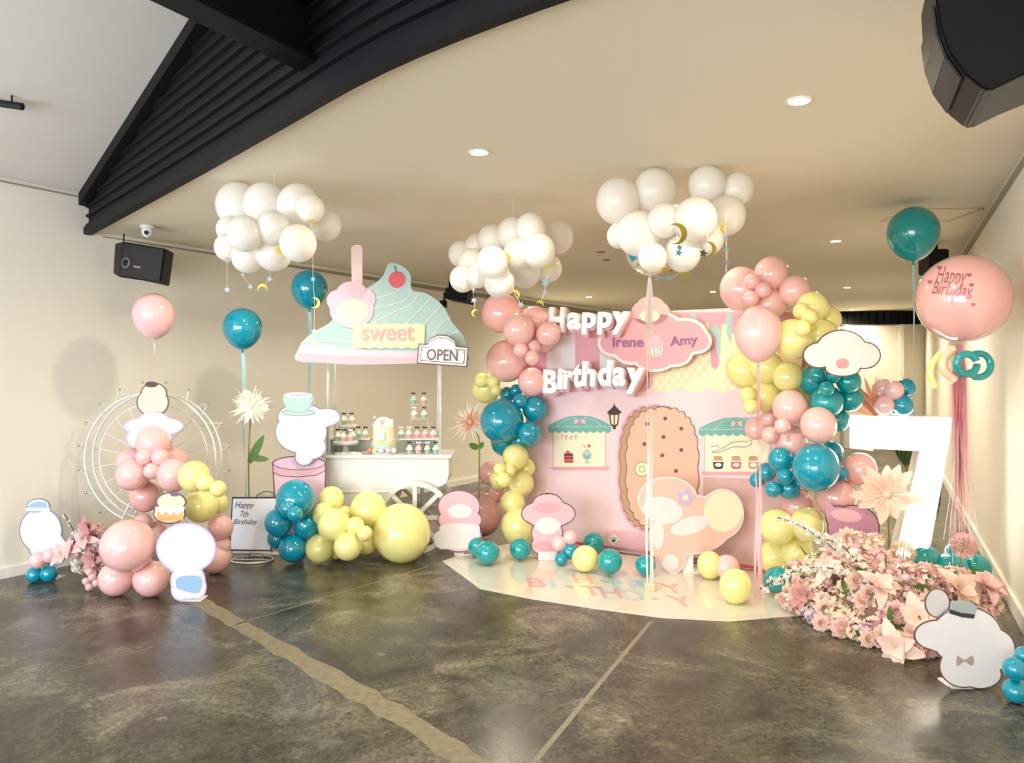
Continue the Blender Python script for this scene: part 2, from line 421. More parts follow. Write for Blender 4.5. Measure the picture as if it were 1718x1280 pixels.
# ------------------------------------------------------------------ ceiling fittings
LENS = mat('downlight_lens', (255, 244, 225), .5, emit=18)
def cdp(x, y): return 1664/((CY-y)-.0215*(x-CX))
dl = [(852, 418, 'added to brighten the left wall, hidden above the middle balloon cloud'), (455, 345, 'hidden above the left balloon cloud'), (1130, 345, 'added for more room light, hidden above the right balloon cloud'), (804, 255, 'the nearer one left of the right cloud'), (1341, 168, 'near the black corner speaker, right part of ceiling'), (1402, 404, 'left of the high teal balloon'),  # downlights above the middle and right clouds are added, not seen
      (1421, 482, 'above the top yellow balloons of the arch'), (1196, 489, 'just left of the pink flower-shaped balloon cluster'), (988, 498, 'right of the middle white balloon cloud'), (1430, 519, 'lowest and farthest, by the black ribbed band')]
for x, y, lab in dl:
    d = cdp(x, y); X = (x-CX)/FPX*d; z = zc(X)
    t = thing('downlight', 'round lit ceiling downlight, '+lab, 'ceiling light', (X, d, z), 0, 'recessed ceiling downlights')
    bm = bmesh.new(); add_lathe(bm, [(.046, -.001), (.050, -.008), (.062, -.006), (.064, 0)]); bmobj('bezel', bm, TRIM, t, True)
    bm = bmesh.new(); add_lathe(bm, [(.001, -.004), (.046, -.004)]); bmobj('lens', bm, LENS, t)
    light('SPOT', 'downlight_beam', (X, d, z-.03), (X, d, 0), (25 if x == 1130 else 55 if x == 455 else 120 if x == 852 else 210 if y > 400 else 95), (1, .88, .70), .05, spot=math.radians(165), blend=.8)
VENT = mat('vent_brown', (120, 108, 90), .5)
for x, y, lab in ((1008, 423, 'left of two'), (1017, 436, 'right of two'), (1124, 453, 'behind the ribbons of the clear balloon')):
    d = cdp(x, y); X = (x-CX)/FPX*d
    bm = bmesh.new(); add_lathe(bm, [(.001, -.006), (.03, -.006), (.045, -.003), (.05, 0)], n=20)
    o = bmobj('ceiling_vent', bm, VENT, None, True); o.location = (X, d, zc(X)); tag(o, 'small round brown ceiling vent, '+lab, 'vent', 'small ceiling vents')
# access hatch
d1 = cdp(1560, 360); X = (1560-CX)/FPX*d1
t = thing('ceiling_hatch', 'square access hatch in ceiling behind the high teal balloon', 'hatch', (X, d1, zc(X)))
bm = bmesh.new(); add_box(bm, (-.27, -.22, -.006), (.27, .22, -.001)); bmobj('panel', bm, CEILP, t)
bm = bmesh.new()
for a, b in (((-.30, -.25), (.30, -.235)), ((-.30, .235), (.30, .25)), ((-.30, -.25), (-.285, .25)), ((.285, -.25), (.30, .25))): add_box(bm, (a[0], a[1], -.007), (b[0], b[1], 0))
bmobj('frame', bm, mat('hatch_trim', (190, 178, 150), .6), t)
# rail at far left of the raked ceiling
bm = bmesh.new(); add_tube(bm, [P(-160, 150, 4.85), P(38, 179, 4.85)], .022, 12)
t = thing('ceiling_rail', 'short black tube under the raked ceiling at left edge', 'rail', (0, 0, 0)); bmobj('tube', bm, BLACKP, t)
bm = bmesh.new(); q = P(-120, 155, 4.85); add_tube(bm, [q, Vector((q.x, q.y, zh(q.x, q.y)))], .01); q = P(20, 176, 4.85); add_tube(bm, [q, Vector((q.x, q.y, zh(q.x, q.y)))], .006); bmobj('hanger', bm, BLACKP, t)
# small dome camera
d = cdp(247, 378); X = (247-CX)/FPX*d
t = thing('security_camera', 'small white dome camera on ceiling above the left wall speaker', 'camera', (X, d, zc(X)))
bm = bmesh.new(); add_lathe(bm, [(.055, 0), (.055, -.02), (.035, -.03)], n=20); bmobj('base', bm, WHITEG, t, True)
bm = bmesh.new(); add_lathe(bm, [(.038, -.02), (.045, -.045), (.040, -.075), (.022, -.095), (.001, -.1)], n=20); bmobj('dome', bm, WHITEG, t, True)
bm = bmesh.new(); add_lathe(bm, [(.001, .012), (.014, .012), (.018, 0)], (0.012, -.040, -.065), 14, Matrix.Rotation(PI/2, 3, 'X')); bmobj('lens', bm, BLACKP, t)

# ------------------------------------------------------------------ loudspeakers
def speaker(name, label, front, back, extra=None):
    c = sum(front, Vector())/len(front); t = thing(name, label, 'speaker', c)
    bm = bmesh.new(); add_hexa(bm, [p-c for p in front], [p-c for p in back]); bmesh.ops.recalc_face_normals(bm, faces=bm.faces)
    bmesh.ops.bevel(bm, geom=bm.edges, offset=.006, segments=2, affect='EDGES'); bmobj('cabinet', bm, BLACKP, t)
    return t, c
# left wall speaker
fr = [P(207, 405, 6.32), P(278, 417, 6.15), P(270, 475, 6.15), P(200, 465, 6.32)]
bk = [p+Vector((-.03, .22, 0)) for p in fr]; bk[0] = P(193, 408, 6.5); bk[3] = P(190, 459, 6.5)
t, c = speaker('wall_speaker', 'black box speaker high on left wall under the white dome camera', fr, bk)
def lerp4(q, u, v): return (q[0]*(1-u)+q[1]*u)*(1-v)+(q[3]*(1-u)+q[2]*u)*v
bm = bmesh.new(); n = (fr[1]-fr[0]).cross(fr[3]-fr[0]).normalized()
if n.y > 0: n = -n
g = [lerp4(fr, u, v)+n*.002-c for u, v in ((.04, .05), (.97, .05), (.97, .95), (.04, .95))]
add_hexa(bm, g, [p+n*.006 for p in g]); bmobj('grille', bm, GRILLE, t)
def disc(bm, ctr, nn, r, th, ns=24):
    M = nn.to_track_quat('Z', 'Y').to_matrix(); add_lathe(bm, [(.0005, th), (r*.8, th), (r, 0)], ctr, ns, M)
bm = bmesh.new(); disc(bm, lerp4(fr, .14, .58)+n*.008-c, n, .052, .006); bmobj('driver_ring', bm, mat('driver_grey', (90, 92, 96), .4), t, True)
bm = bmesh.new(); disc(bm, lerp4(fr, .14, .58)+n*.014-c, n, .028, .008); bmobj('driver_cone', bm, BLACKP, t, True)
bm = bmesh.new(); g = [lerp4(fr, u, v)+n*.009-c for u, v in ((.34, .62), (.50, .62), (.50, .67), (.34, .67))]; add_hexa(bm, g, [p+n*.002 for p in g]); bmobj('badge', bm, mat('badge_silver', (190, 150, 150), .3, metal=.6), t)
bm = bmesh.new(); q = P(208, 392, 6.5)-c; add_tube(bm, [q, P(207, 410, 6.5)-c], .006); add_tube(bm, [P(235, 440, 6.3)-c, P(235, 436, 6.73)-c], .02); bmobj('bracket', bm, BLACKP, t)
# big corner speaker, top right
prof = [(1566, -70), (1570, 0), (1577, 48), (1592, 88), (1618, 124), (1650, 150), (1662, 152), (1720, 124), (1800, 92), (1800, -70)]
fr = [P(x, y, 2.1) for x, y in prof]; ext = Vector((.436, .9, 0))*.36
bk = [p+ext+Vector((-.02, 0, 0)) for p in fr]
t, c = speaker('corner_speaker', 'large black wedge speaker hanging in the top right corner', fr, bk)
bm = bmesh.new()
for i in range(1, 4):
    a, b = fr[i], fr[i+1]; A, B = bk[i], bk[i+1]; n = (b-a).cross(A-a).normalized()
    if n.x > 0: n = -n
    q = [a+(A-a)*.08, b+(B-b)*.08, a+(B-a)*0+(b-a)+(B-b)*.92, a+(A-a)*.92]; q = [k-c+n*.002 for k in q]
    add_hexa(bm, q, [k+n*.006 for k in q])
bmobj('grille', bm, GRILLE, t)
bm = bmesh.new(); add_tube(bm, [P(1760, -60, 2.25)-c, Vector((P(1760, -60, 2.25).x, 2.25, zc(1.5)))-c], .025); add_box(bm, P(1745, -75, 2.2)-c, P(1775, -40, 2.35)-c); bmobj('bracket', bm, BLACK, t)
# speaker on bracket behind the cloud, and one at the far right wall
t = thing('bracket_speaker', 'black speaker on twin-arm bracket left of the middle balloon cloud', 'speaker', P(772, 497, 9.6))
bm = bmesh.new(); R_ = Matrix.Rotation(math.radians(12), 4, 'Y') @ Matrix.Rotation(math.radians(-20), 4, 'Z')
add_box(bm, (-.15, -.14, -.07), (.15, .14, .07), R_); bmesh.ops.bevel(bm, geom=bm.edges, offset=.01, segments=2, affect='EDGES'); bmobj('cabinet', bm, BLACKP, t)
bm = bmesh.new(); zt = zc(-.6)-P(772, 497, 9.6).z
for x in (-.12, .12): add_tube(bm, [(x, 0, .04), (x, .05, zt)], .025)
add_tube(bm, [(-.2, .05, -.1), (-.22, .25, .06), (-.16, .3, .1)], .012); add_box(bm, (-.26, .1, -.12), (-.18, .24, -.04)); bmobj('bracket', bm, BLACKP, t)
t = thing('bracket_speaker', 'black speaker on right wall half hidden behind the clear pink balloon', 'speaker', P(1567, 440, 7.8))
bm = bmesh.new(); add_box(bm, (-.10, -.1, -.12), (.1, .12, .12)); bmesh.ops.bevel(bm, geom=bm.edges, offset=.012, segments=2, affect='EDGES'); bmobj('cabinet', bm, BLACKP, t)
bm = bmesh.new(); add_box(bm, (-.02, 0, .1), (.04, .05, .22)); add_box(bm, (0, .02, .0), (.35, .06, .05)); bmobj('bracket', bm, BLACKP, t)

# ------------------------------------------------------------------ balloons
def sphere_me(name, m, prof='round'):
    bm = bmesh.new(); n = 20; pr = []
    for i in range(n+1):
        a = -PI/2+PI*i/n; r = math.cos(a); z = math.sin(a)
        if prof == 'round': pass
        else:
            if z < 0: z = z*1.22; r = r*(1-.10*(-math.sin(a))**2)
        pr.append((max(r, .0008), z))
    add_lathe(bm, pr, n=32); bmesh.ops.recalc_face_normals(bm, faces=bm.faces)
    me = bpy.data.meshes.new(name); bm.to_mesh(me); bm.free(); me.materials.append(m)
    me.polygons.foreach_set('use_smooth', [True]*len(me.polygons)); return me
RND = {k: sphere_me('balloon_'+k, m) for k, m in dict(p=PINK, l=LPINK, D=DPINK, y=YEL, t=TEAL, g=TEALG, w=WHITEB).items()}
TEAR = {k: sphere_me('balloon_tear_'+k, m, 'tear') for k, m in dict(p=PINK, l=LPINK, y=YEL, t=TEAL, g=TEALG, w=WHITEB, c=CLEARB, D=DPINK).items()}
CN = dict(p='pink balloon', l='pale pink balloon', D='dusty pink balloon', y='yellow balloon', t='teal balloon', g='green-teal balloon', w='white balloon')
def knot_me(m):
    bm = bmesh.new(); add_lathe(bm, [(.001, .05), (.05, .0), (.06, -.05), (.03, -.09), (.08, -.15), (.085, -.16)], n=12)
    me = bpy.data.meshes.new('knot'); bm.to_mesh(me); bm.free(); me.materials.append(m); return me
KNOT = {k: knot_me(m) for k, m in dict(p=PINK, l=LPINK, y=YEL, t=TEAL, g=TEALG, w=WHITEB, c=CLEARB, D=DPINK).items()}
def cluster(name, label, cat, balls, base, group=None, over=.86, lim=None):
    """painter's order: later entries sit nearer. base(x,y,r)->depth of the farthest allowed centre. entry: x,y,r,col[,'F']"""
    placed = []
    if cat == 'balloon cluster' and len(balls) > 10: balls = [(e[0], e[1], e[2]*1.09)+tuple(e[3:]) for e in balls]
    if 'garland' in cat: balls = [(e[0], e[1], e[2]*1.05)+tuple(e[3:]) for e in balls]
    for e in balls:
        x, y, r, c = e[:4]
        if len(e) > 4 and e[4] == 'F': d = fd(y+r)
        else:
            d = base(x, y, r)
            if len(e) > 4: d += e[4]
        for _ in range(4):
            nd = d
            for (X, Y, R, D) in placed:
                dd = math.hypot(x-X, y-Y)/FPX*d; rs = (r+R)/FPX*d*over
                if dd < rs:
                    nd = min(nd, D-math.sqrt(rs*rs-dd*dd)) if D-nd < math.sqrt(rs*rs-dd*dd) else nd
            d = nd
        if lim and d < lim: d = lim
        placed.append((x, y, r, d))
    cx = sum(q[0] for q in placed)/len(placed); dm = sum(q[3] for q in placed)/len(placed)
    base_p = Vector(((cx-CX)/FPX*dm, dm, 0)); zmin = min(P(x, y, d).z-r/FPX*d for x, y, r, d in placed); base_p.z = max(0, zmin)
    t = thing(name, label, cat, base_p, 0, group)
    for e, (x, y, r, d) in zip(balls, placed):
        o = bpy.data.objects.new('balloon', RND[e[3]]); COL.objects.link(o); o.parent = t
        p = P(x, y, d); R = r/FPX*d
        if p.z < R: p.z = R
        o.location = p-base_p
        o.scale = (R, R, R*random.uniform(1.0, 1.06)); o.rotation_euler = (random.uniform(-.3, .3), random.uniform(-.3, .3), random.uniform(0, 3))
        o['label'] = CN[e[3]]
    return t, placed
def ribbon(bm, pts, wd, tw=0):
    """narrow flat ribbon"""
    V = []
    pts = [Vector(p) for p in pts]
    for i, p in enumerate(pts):
        a = tw*i; s = Vector((math.cos(a), math.sin(a), 0))*wd/2
        V.append((bm.verts.new(p-s), bm.verts.new(p+s)))
    for a, b in zip(V, V[1:]): bm.faces.new((a[0], a[1], b[1], b[0]))
def helium(name, label, x, y, rx, ry, d, c, end, rib, w_=.012, n=1, weight=None, tw=.25):
    R = rx/FPX*d; H = ry/FPX*d; ctr = P(x, y, d)
    # tear mesh spans z -1.22..1
    s = 2*H/2.22; ctr.z = P(x, y, d).z+H-s
    base = Vector((P(*end, d).x, d, P(*end, d).z))
    t = thing(name, label, 'balloon', base)
    o = bpy.data.objects.new('balloon', TEAR[c]); COL.objects.link(o); o.parent = t; o.location = ctr-base; o.scale = (R, R, s)
    k = bpy.data.objects.new('knot', KNOT[c]); COL.objects.link(k); k.parent = t; k.location = ctr-base+Vector((0, 0, -1.2*s)); k.scale = (R, R, R)
    bm = bmesh.new(); top = ctr-base+Vector((0, 0, -1.3*s))
    for j in range(n):
        off = Vector((random.uniform(-1, 1), random.uniform(-1, 1), 0))*.012*(n > 1)
        pts = [top.lerp(Vector((0, 0, 0))+off*2, i/14)+off*math.sin(i/14*PI)+Vector((.006*math.sin(i*.9+j), 0, 0)) for i in range(15)]
        pts[0] = top; ribbon(bm, pts, w_, tw)
    bmobj('ribbon', bm, rib, t)
    if weight:
        bm = bmesh.new(); add_box(bm, (-.035, -.03, 0), (.035, .03, .06)); bmesh.ops.bevel(bm, geom=bm.edges, offset=.006, affect='EDGES'); bmobj('weight', bm, weight, t)
    return t
def ptx(x, y, d): return (x, y)
helium('helium_balloon', 'pink helium balloon floating above the round metal wheel frame', 258, 531, 34, 39, 6.05, 'l', (261, 655), RIBP)
helium('helium_balloon', 'teal helium balloon above the tall white flower, left of sweet sign', 407, 552, 32, 35, 6.6, 't', (414, 930), RIBB, .03)
helium('helium_balloon', 'teal helium balloon floating behind the left end of the sweet sign', 519, 486, 30, 33, 7.15, 't', (521, 900), RIBB, .03)
helium('helium_balloon', 'highest teal helium balloon, right side, on a pale blue ribbon', 1532, 393, 41, 46, 5.9, 'g', (1535, 955), RIBB, .022)
helium('helium_balloon', 'pale pink helium balloon in front of the right balloon arch', 1272, 561, 39, 48, 5.25, 'l', (1272, 1005), RIBP, .016, 4)
t = helium('clear_balloon', 'clear balloon with gold bits under the right cloud, on white ribbons', 1090, 422, 41, 41, 5.45, 'c', (1090, 992), RIBW, .012, 4, mat('weight_kraft', (215, 195, 165), .6))
# tassel, gold crescents on the clear balloon
B0 = t.location
bm = bmesh.new()
for j in range(26):
    a = random.uniform(0, 6.3); r = random.uniform(.01, .03); top = P(1090, 466, 5.45)-B0; bot = P(1090, random.uniform(540, 600), 5.45)-B0
    o_ = Vector((r*math.cos(a), r*math.sin(a)*.6, 0)); pts = [top+o_*.3, top.lerp(bot, .3)+o_, top.lerp(bot, .65)+o_*1.1, bot+o_]; ribbon(bm, pts, .006, .4)
bmobj('tassel', bm, RIBW, t)
Fq = Frame(1090, 5.27); Fq.o = t; t_l = Fq.loc-B0
def foil(F, parent, base, kind, x, y, r, rot, m):
    pts = star(x, y, r, rot) if kind == 'star' else moon(x, y, r, rot)
    o = F.shape(kind, pts, m, 0, .003, parent); me = o.data
    for v in me.vertices: v.co += F.loc-base
    return o
foil(Fq, t, B0, 'moon', 1076, 450, 10, 1.9, GOLD); foil(Fq, t, B0, 'moon', 1118, 442, 13, -2.5, GOLD)
o = Fq.shape('confetti', [(1053, 424), (1060, 422), (1068, 433), (1060, 440)], TEALG, 0, .003, t)
for v in o.data.vertices: v.co += Fq.loc-B0

# three white clouds
c1 = [(400, 345, 34, 'w'), (444, 342, 32, 'w'), (385, 385, 20, 'w'), (384, 415, 22, 'w'), (546, 378, 24, 'w'), (415, 432, 24, 'w'), (500, 345, 32, 'w'), (459, 424, 28, 'w'), (458, 383, 26, 'w'), (411, 392, 27, 'w'), (500, 408, 28, 'w'), (520, 350, 22, 'w')]
c2 = [(774, 426, 20, 'w'), (800, 412, 18, 'w'), (826, 402, 23, 'w'), (860, 391, 24, 'w'), (890, 383, 23, 'w'), (935, 398, 25, 'w'), (920, 450, 21, 'w'), (880, 455, 26, 'w'), (790, 440, 21, 'w'), (776, 468, 20, 'w'), (803, 462, 19, 'w'), (838, 474, 24, 'w'), (826, 440, 24, 'w'), (870, 425, 24, 'w'), (903, 420, 26, 'w')]
c3 = [(1037, 338, 34, 'w'), (1098, 320, 33, 'w'), (1186, 311, 29, 'w'), (1237, 317, 25, 'w'), (1218, 362, 30, 'w'), (1040, 395, 20, 'w'), (1185, 400, 27, 'w'), (1145, 425, 28, 'w'), (1072, 392, 34, 'w'), (1115, 370, 26, 'w'), (1167, 368, 33, 'w'), (1095, 432, 22, 'w', .1)]
cl1, pl1 = cluster('balloon_cloud', 'left white balloon cloud hanging above the metal wheel', 'balloon cluster', c1, lambda x, y, r: 4.9, 'white balloon clouds')
cl2, pl2_ = cluster('balloon_cloud', 'middle and smallest white balloon cloud, over the pink arch end', 'balloon cluster', c2, lambda x, y, r: 5.7, 'white balloon clouds')
cl3, pl3 = cluster('balloon_cloud', 'right white balloon cloud above the name sign', 'balloon cluster', c3, lambda x, y, r: 4.8, 'white balloon clouds')
WIRE = mat('thread_pale', (225, 215, 180), .5)
for tt, pl_, cxp in ((cl1, pl1, 460), (cl2, pl2_, 860), (cl3, pl3, 1130)):
    dm = sum(q[3] for q in pl_)/len(pl_); bm = bmesh.new(); q = P(cxp, pl_[4][1]-10, dm+.1); q2 = Vector((q.x, q.y, zc(q.x))); add_tube(bm, [q-tt.location, q2-tt.location], .0015, 5); bmobj('hanging_wire', bm, WIRE, tt)
# star and moon strands
def strand(label, items, d, top):
    f = Frame(items[0][1], d, 0, 'star_garland', label, 'garland', 'foil star and moon garlands'); f.o.location = Vector((f.loc.x, d, P(0, items[-1][2], d).z)); L = f.loc-f.o.location
    os = []
    bm = bmesh.new(); add_tube(bm, [P(*top, d)-f.o.location]+[P(i[1], i[2], d)-f.o.location for i in items], .0012, 5); bmobj('thread', bm, WIRE, f.o)
    for kind, x, y, r, rot, m in items:
        o = f.shape(kind, star(x, y, r, rot) if kind == 'star' else moon(x, y, r, rot), m, -.002, .002)
        for v in o.data.vertices: v.co += L
G, C_, B_ = GOLD, CHROME, SKYFOIL
strand('foil garland with pink-silver stars at left end of the left cloud', [('star', 381, 436, 6, .3, C_), ('star', 381, 486, 6, .2, C_)], 4.55, (382, 400))
strand('single silver star garland under the left cloud, second from left', [('star', 407, 461, 4, 0, C_), ('star', 420, 481, 5, .5, C_)], 4.6, (407, 440))
strand('garland of white star and gold moon under the left cloud', [('star', 452, 468, 6, .4, C_), ('moon', 440, 484, 8, 1.5, G)], 4.6, (455, 440))
strand('long garland of moons and stars in front of the left end of the sweet sign', [('moon', 521, 376, 8, 2.3, G), ('star', 525, 415, 5, .2, C_), ('star', 525, 468, 5, 0, B_), ('moon', 528, 508, 9, 3.3, G), ('star', 527, 556, 5, 0, C_), ('moon', 528, 582, 8, 3.1, G)], 4.45, (520, 350))
strand('gold moon on the front of the left cloud', [('moon', 472, 420, 10, -.3, G)], 4.4, (470, 395))
strand('foil garland at left of the middle cloud', [('moon', 808, 468, 8, 2.8, G), ('star', 794, 484, 5, 0, C_), ('star', 795, 504, 6, .4, C_), ('moon', 797, 525, 6, .5, G)], 5.3, (795, 450))
strand('foil garland under the centre of the middle cloud', [('moon', 847, 433, 9, 3.0, G), ('moon', 864, 494, 8, 2.3, G), ('star', 874, 511, 6, .5, C_)], 5.1, (850, 420))
strand('foil garland with blue stars at right of the middle cloud', [('moon', 923, 452, 9, .4, G), ('star', 915, 474, 8, .3, B_), ('star', 914, 491, 6, .2, C_), ('moon', 906, 510, 6, 2, G)], 5.15, (922, 435))
strand('foil garland with large gold moon on front of the right cloud', [('moon', 1135, 392, 18, 3.0, G), ('star', 1140, 415, 6, 0, B_), ('star', 1139, 424, 7, .3, B_)], 4.25, (1130, 372))
strand('foil garland with dark star and moon under right cloud', [('moon', 1189, 418, 13, 3.2, G), ('star', 1180, 425, 8, .2, C_)], 4.3, (1186, 385))
strand('straight foil garland hanging from right end of the right cloud', [('moon', 1217, 383, 9, .5, G), ('star', 1218, 400, 5, .3, B_), ('star', 1219, 418, 6, .1, B_), ('star', 1219, 440, 6, .4, C_), ('star', 1218, 455, 3, .4, C_)], 4.3, (1219, 360))
strand('looping foil garland trailing below the clear balloon', [('star', 1168, 442, 6, .2, C_), ('moon', 1148, 456, 10, -2, G), ('star', 1122, 467, 7, .3, B_), ('star', 1103, 466, 6, .4, B_)], 5.0, (1180, 420))

# garlands
bd = lambda x, y, r: dB(x)-.05-r/FPX*6.5*1.25
fl = [(222, 775, 24, 'p'), (288, 775, 26, 'p'), (243, 833, 24, 'D'), (223, 796, 26, 'p'), (291, 797, 26, 'p'), (258, 743, 27, 'p'), (243, 766, 14, 'p'), (269, 767, 14, 'p'), (255, 790, 13, 'p'),
      (366, 844, 16, 'y'), (326, 799, 25, 'y'), (337, 848, 27, 'y'), (344, 810, 14, 'y'), (366, 820, 13, 'y'), (258, 897, 22, 'p'), (240, 878, 15, 'p'), (370, 885, 20, 'p'), (374, 916, 13, 'p'), (361, 957, 25, 'p'), (196, 970, 28, 'p', 'F'), (254, 971, 28, 'p', 'F'), (215, 916, 42, 'p')]
cluster('balloon_garland', 'pink and yellow balloon garland climbing in front of the metal wheel', 'balloon garland', fl, lambda x, y, r: 5.95)
g2 = [(510, 850, 16, 't'), (465, 903, 16, 't'), (467, 877, 22, 't'), (515, 881, 21, 't'), (496, 838, 31, 't'), (492, 919, 23, 't', 'F'), (482, 853, 12, 't'), (495, 862, 12, 't'),
      (556, 837, 20, 'y'), (543, 862, 18, 'y'), (577, 866, 16, 'y'), (563, 922, 15, 'y'), (615, 912, 17, 'y'), (618, 855, 29, 'y'), (560, 880, 26, 'y'), (537, 920, 23, 'y', 'F'), (584, 916, 23, 'y', 'F'), (596, 883, 15, 'y'), (612, 895, 12, 'y'), (674, 894, 46, 'y', 'F')]
cluster('balloon_garland', 'low teal and yellow balloon garland on floor before the dessert cart', 'balloon garland', g2, lambda x, y, r: 6.35)
g3 = [(835, 827, 14, 'D'), (807, 863, 34, 'D'), (823, 794, 19, 'D'), (910, 573, 18, 'p'), (897, 537, 23, 'p'), (920, 560, 20, 'p'), (841, 526, 32, 'p'), (870, 553, 26, 'p'), (850, 606, 33, 'p'), (893, 641, 23, 'p'), (873, 587, 12, 'p'), (896, 581, 12, 'p'), (893, 600, 12, 'p'),
      (816, 652, 23, 'y'), (808, 638, 12, 'y'), (828, 640, 11, 'y'), (832, 655, 9, 'y'), (848, 740, 24, 'g'), (875, 738, 18, 'g'), (897, 686, 20, 't'), (888, 727, 19, 't'), (842, 706, 35, 't'), (851, 662, 12, 't'), (866, 655, 10, 't'), (873, 673, 12, 't'),
      (884, 785, 14, 'y'), (865, 766, 21, 'y'), (838, 804, 17, 'y'), (874, 811, 21, 'y'), (853, 789, 12, 'y'), (838, 787, 10, 'y'), (844, 805, 12, 'y'), (860, 843, 20, 'y'), (871, 883, 30, 'y')]
cluster('balloon_garland', 'balloon garland down the left edge of the pink shop backdrop', 'balloon garland', g3, bd)
g4 = [(1443, 787, 26, 'D'), (1403, 835, 32, 'D'), (1338, 850, 26, 'D'), (1244, 485, 34, 'p'), (1333, 488, 25, 'p'), (1293, 510, 25, 'p'), (1294, 459, 27, 'p'), (1262, 472, 13, 'p'), (1280, 486, 13, 'p'), (1260, 500, 13, 'p'),
      (1390, 535, 20, 'y'), (1374, 568, 32, 'y'), (1363, 516, 25, 'y'), (1330, 569, 31, 'y'), (1344, 522, 13, 'y'), (1358, 533, 13, 'y'), (1346, 550, 13, 'y'), (1249, 621, 29, 'y'), (1286, 616, 26, 'y'), (1349, 672, 18, 'y'), (1322, 632, 24, 'y'), (1283, 663, 26, 'y'), (1255, 663, 13, 'y'), (1260, 682, 12, 'y'),
      (1427, 669, 20, 'g'), (1424, 640, 19, 'g'), (1405, 704, 19, 'g'), (1368, 638, 26, 'g'), (1387, 674, 26, 'g'), (1371, 629, 13, 'g'), (1399, 630, 12, 'g'), (1387, 652, 12, 'g'),
      (1268, 719, 18, 'p'), (1326, 683, 28, 'p'), (1373, 713, 28, 'p'), (1327, 743, 28, 'p'), (1290, 702, 14, 'p'), (1313, 715, 13, 'p'), (1292, 730, 14, 'p'),
      (1395, 760, 19, 't'), (1410, 794, 12, 't'), (1369, 785, 37, 't'), (1310, 771, 20, 't'), (1324, 819, 18, 't'), (1270, 805, 12, 't'), (1286, 792, 15, 't'), (1317, 799, 13, 't'), (1297, 821, 13, 't'),
      (1304, 884, 29, 'y'), (1355, 880, 27, 'y'), (1299, 934, 26, 'y'), (1338, 927, 26, 'y')]
cluster('balloon_garland', 'tall balloon garland arching over the right edge of the shop backdrop', 'balloon garland', g4, bd)
cluster('balloon_cluster', 'four small balloons, pink over teal, on floor at far left', 'balloon cluster', [(58, 964, 13, 't', 'F'), (82, 962, 14, 't', 'F'), (64, 940, 14, 'l'), (84, 932, 12, 'l')], lambda x, y, r: 5.65)
cluster('balloon_cluster', 'two pink and two teal small balloons in the middle of the mat', 'balloon cluster', [(938, 912, 13, 'l'), (957, 902, 12, 'l'), (956, 925, 13, 't'), (942, 938, 11, 't', 'F')], lambda x, y, r: 6.25)
cluster('balloon_cluster', 'teal balloon cluster on floor at the bottom right corner', 'balloon cluster', [(1718, 1099, 14, 't'), (1703, 1122, 19, 't'), (1704, 1159, 20, 't', 'F')], lambda x, y, r: 3.58)
cluster('balloon_cluster', 'pink and teal little balloons resting on top of the lit number seven', 'balloon cluster', [(1501, 685, 11, 't'), (1520, 651, 16, 't'), (1515, 680, 17, 't'), (1482, 651, 15, 'l'), (1500, 655, 16, 'l'), (1484, 680, 16, 'l')], lambda x, y, r: 5.55)
cluster('balloon_cluster', 'turquoise and yellow balloons on floor behind the lit seven', 'balloon cluster', [(1640, 1022, 18, 'y'), (1636, 1000, 24, 'y'), (1600, 925, 14, 'g'), (1638, 953, 23, 'g'), (1554, 940, 24, 'g'), (1596, 955, 27, 'g')], lambda x, y, r: 5.35)
def loose(x, y, rx, ry, c, label, tilt=(0, 0), dd=0):
    d = fd(y+ry)+dd; R = rx/FPX*d; H = ry/FPX*d; s = 2*H/2.1
    t = thing('balloon', label, 'balloon', (P(x, y, d).x, d, 0), 0, 'loose balloons on the white mat')
    o = bpy.data.objects.new('body', TEAR[c]); COL.objects.link(o); o.parent = t; o.scale = (R, R, s*.97); o.location = (0, 0, H)
    o.rotation_euler = (tilt[0], tilt[1], 0)
    k = bpy.data.objects.new('knot', KNOT[c]); COL.objects.link(k); k.parent = t
    Mx = Matrix.Rotation(tilt[1], 3, 'Y') @ Matrix.Rotation(tilt[0], 3, 'X')
    k.location = Vector((0, 0, H))+Mx @ Vector((0, 0, -1.19*s*.97)); k.scale = (R, R, R); k.rotation_euler = (tilt[0], tilt[1], 0)
    if k.location.z < .1*R: k.location.z = .1*R
    return t
loose(800, 917, 15, 20, 'g', 'teal balloon at the far left of the mat, behind another teal one', (.9, .3))
loose(818, 927, 20, 22, 'g', 'teal balloon at left of mat, in front of another teal one', (1.2, .2))
loose(873, 921, 18, 20, 'g', 'teal balloon on mat left of the pink standing cut-out board', (1.3, -.3))
loose(982, 937, 22, 24, 'y', 'yellow balloon left of centre on the mat, between teal ones', (.9, .8))
loose(996, 906, 18, 18, 'g', 'teal balloon against the backdrop foot, behind the yellow one', (1.5, .4), -.12)
loose(1023, 942, 21, 25, 'g', 'teal balloon right of the yellow one, centre of mat', (1.0, .2))
loose(1083, 948, 17, 19, 'g', 'teal balloon behind the white ribbon of the clear balloon', (1.4, .3))
loose(1191, 947, 21, 26, 'y', 'rear yellow balloon on the right half of the mat', (.5, -.2))
loose(1220, 955, 21, 24, 'l', 'pink balloon between the two right yellow balloons on mat', (1.0, -.5), .06)
loose(1234, 982, 27, 31, 'y', 'front yellow balloon at the right front of the mat', (.35, 0))
loose(1303, 972, 21, 28, 'g', 'teal balloon under the white blossom branch at mat right', (.9, .3))

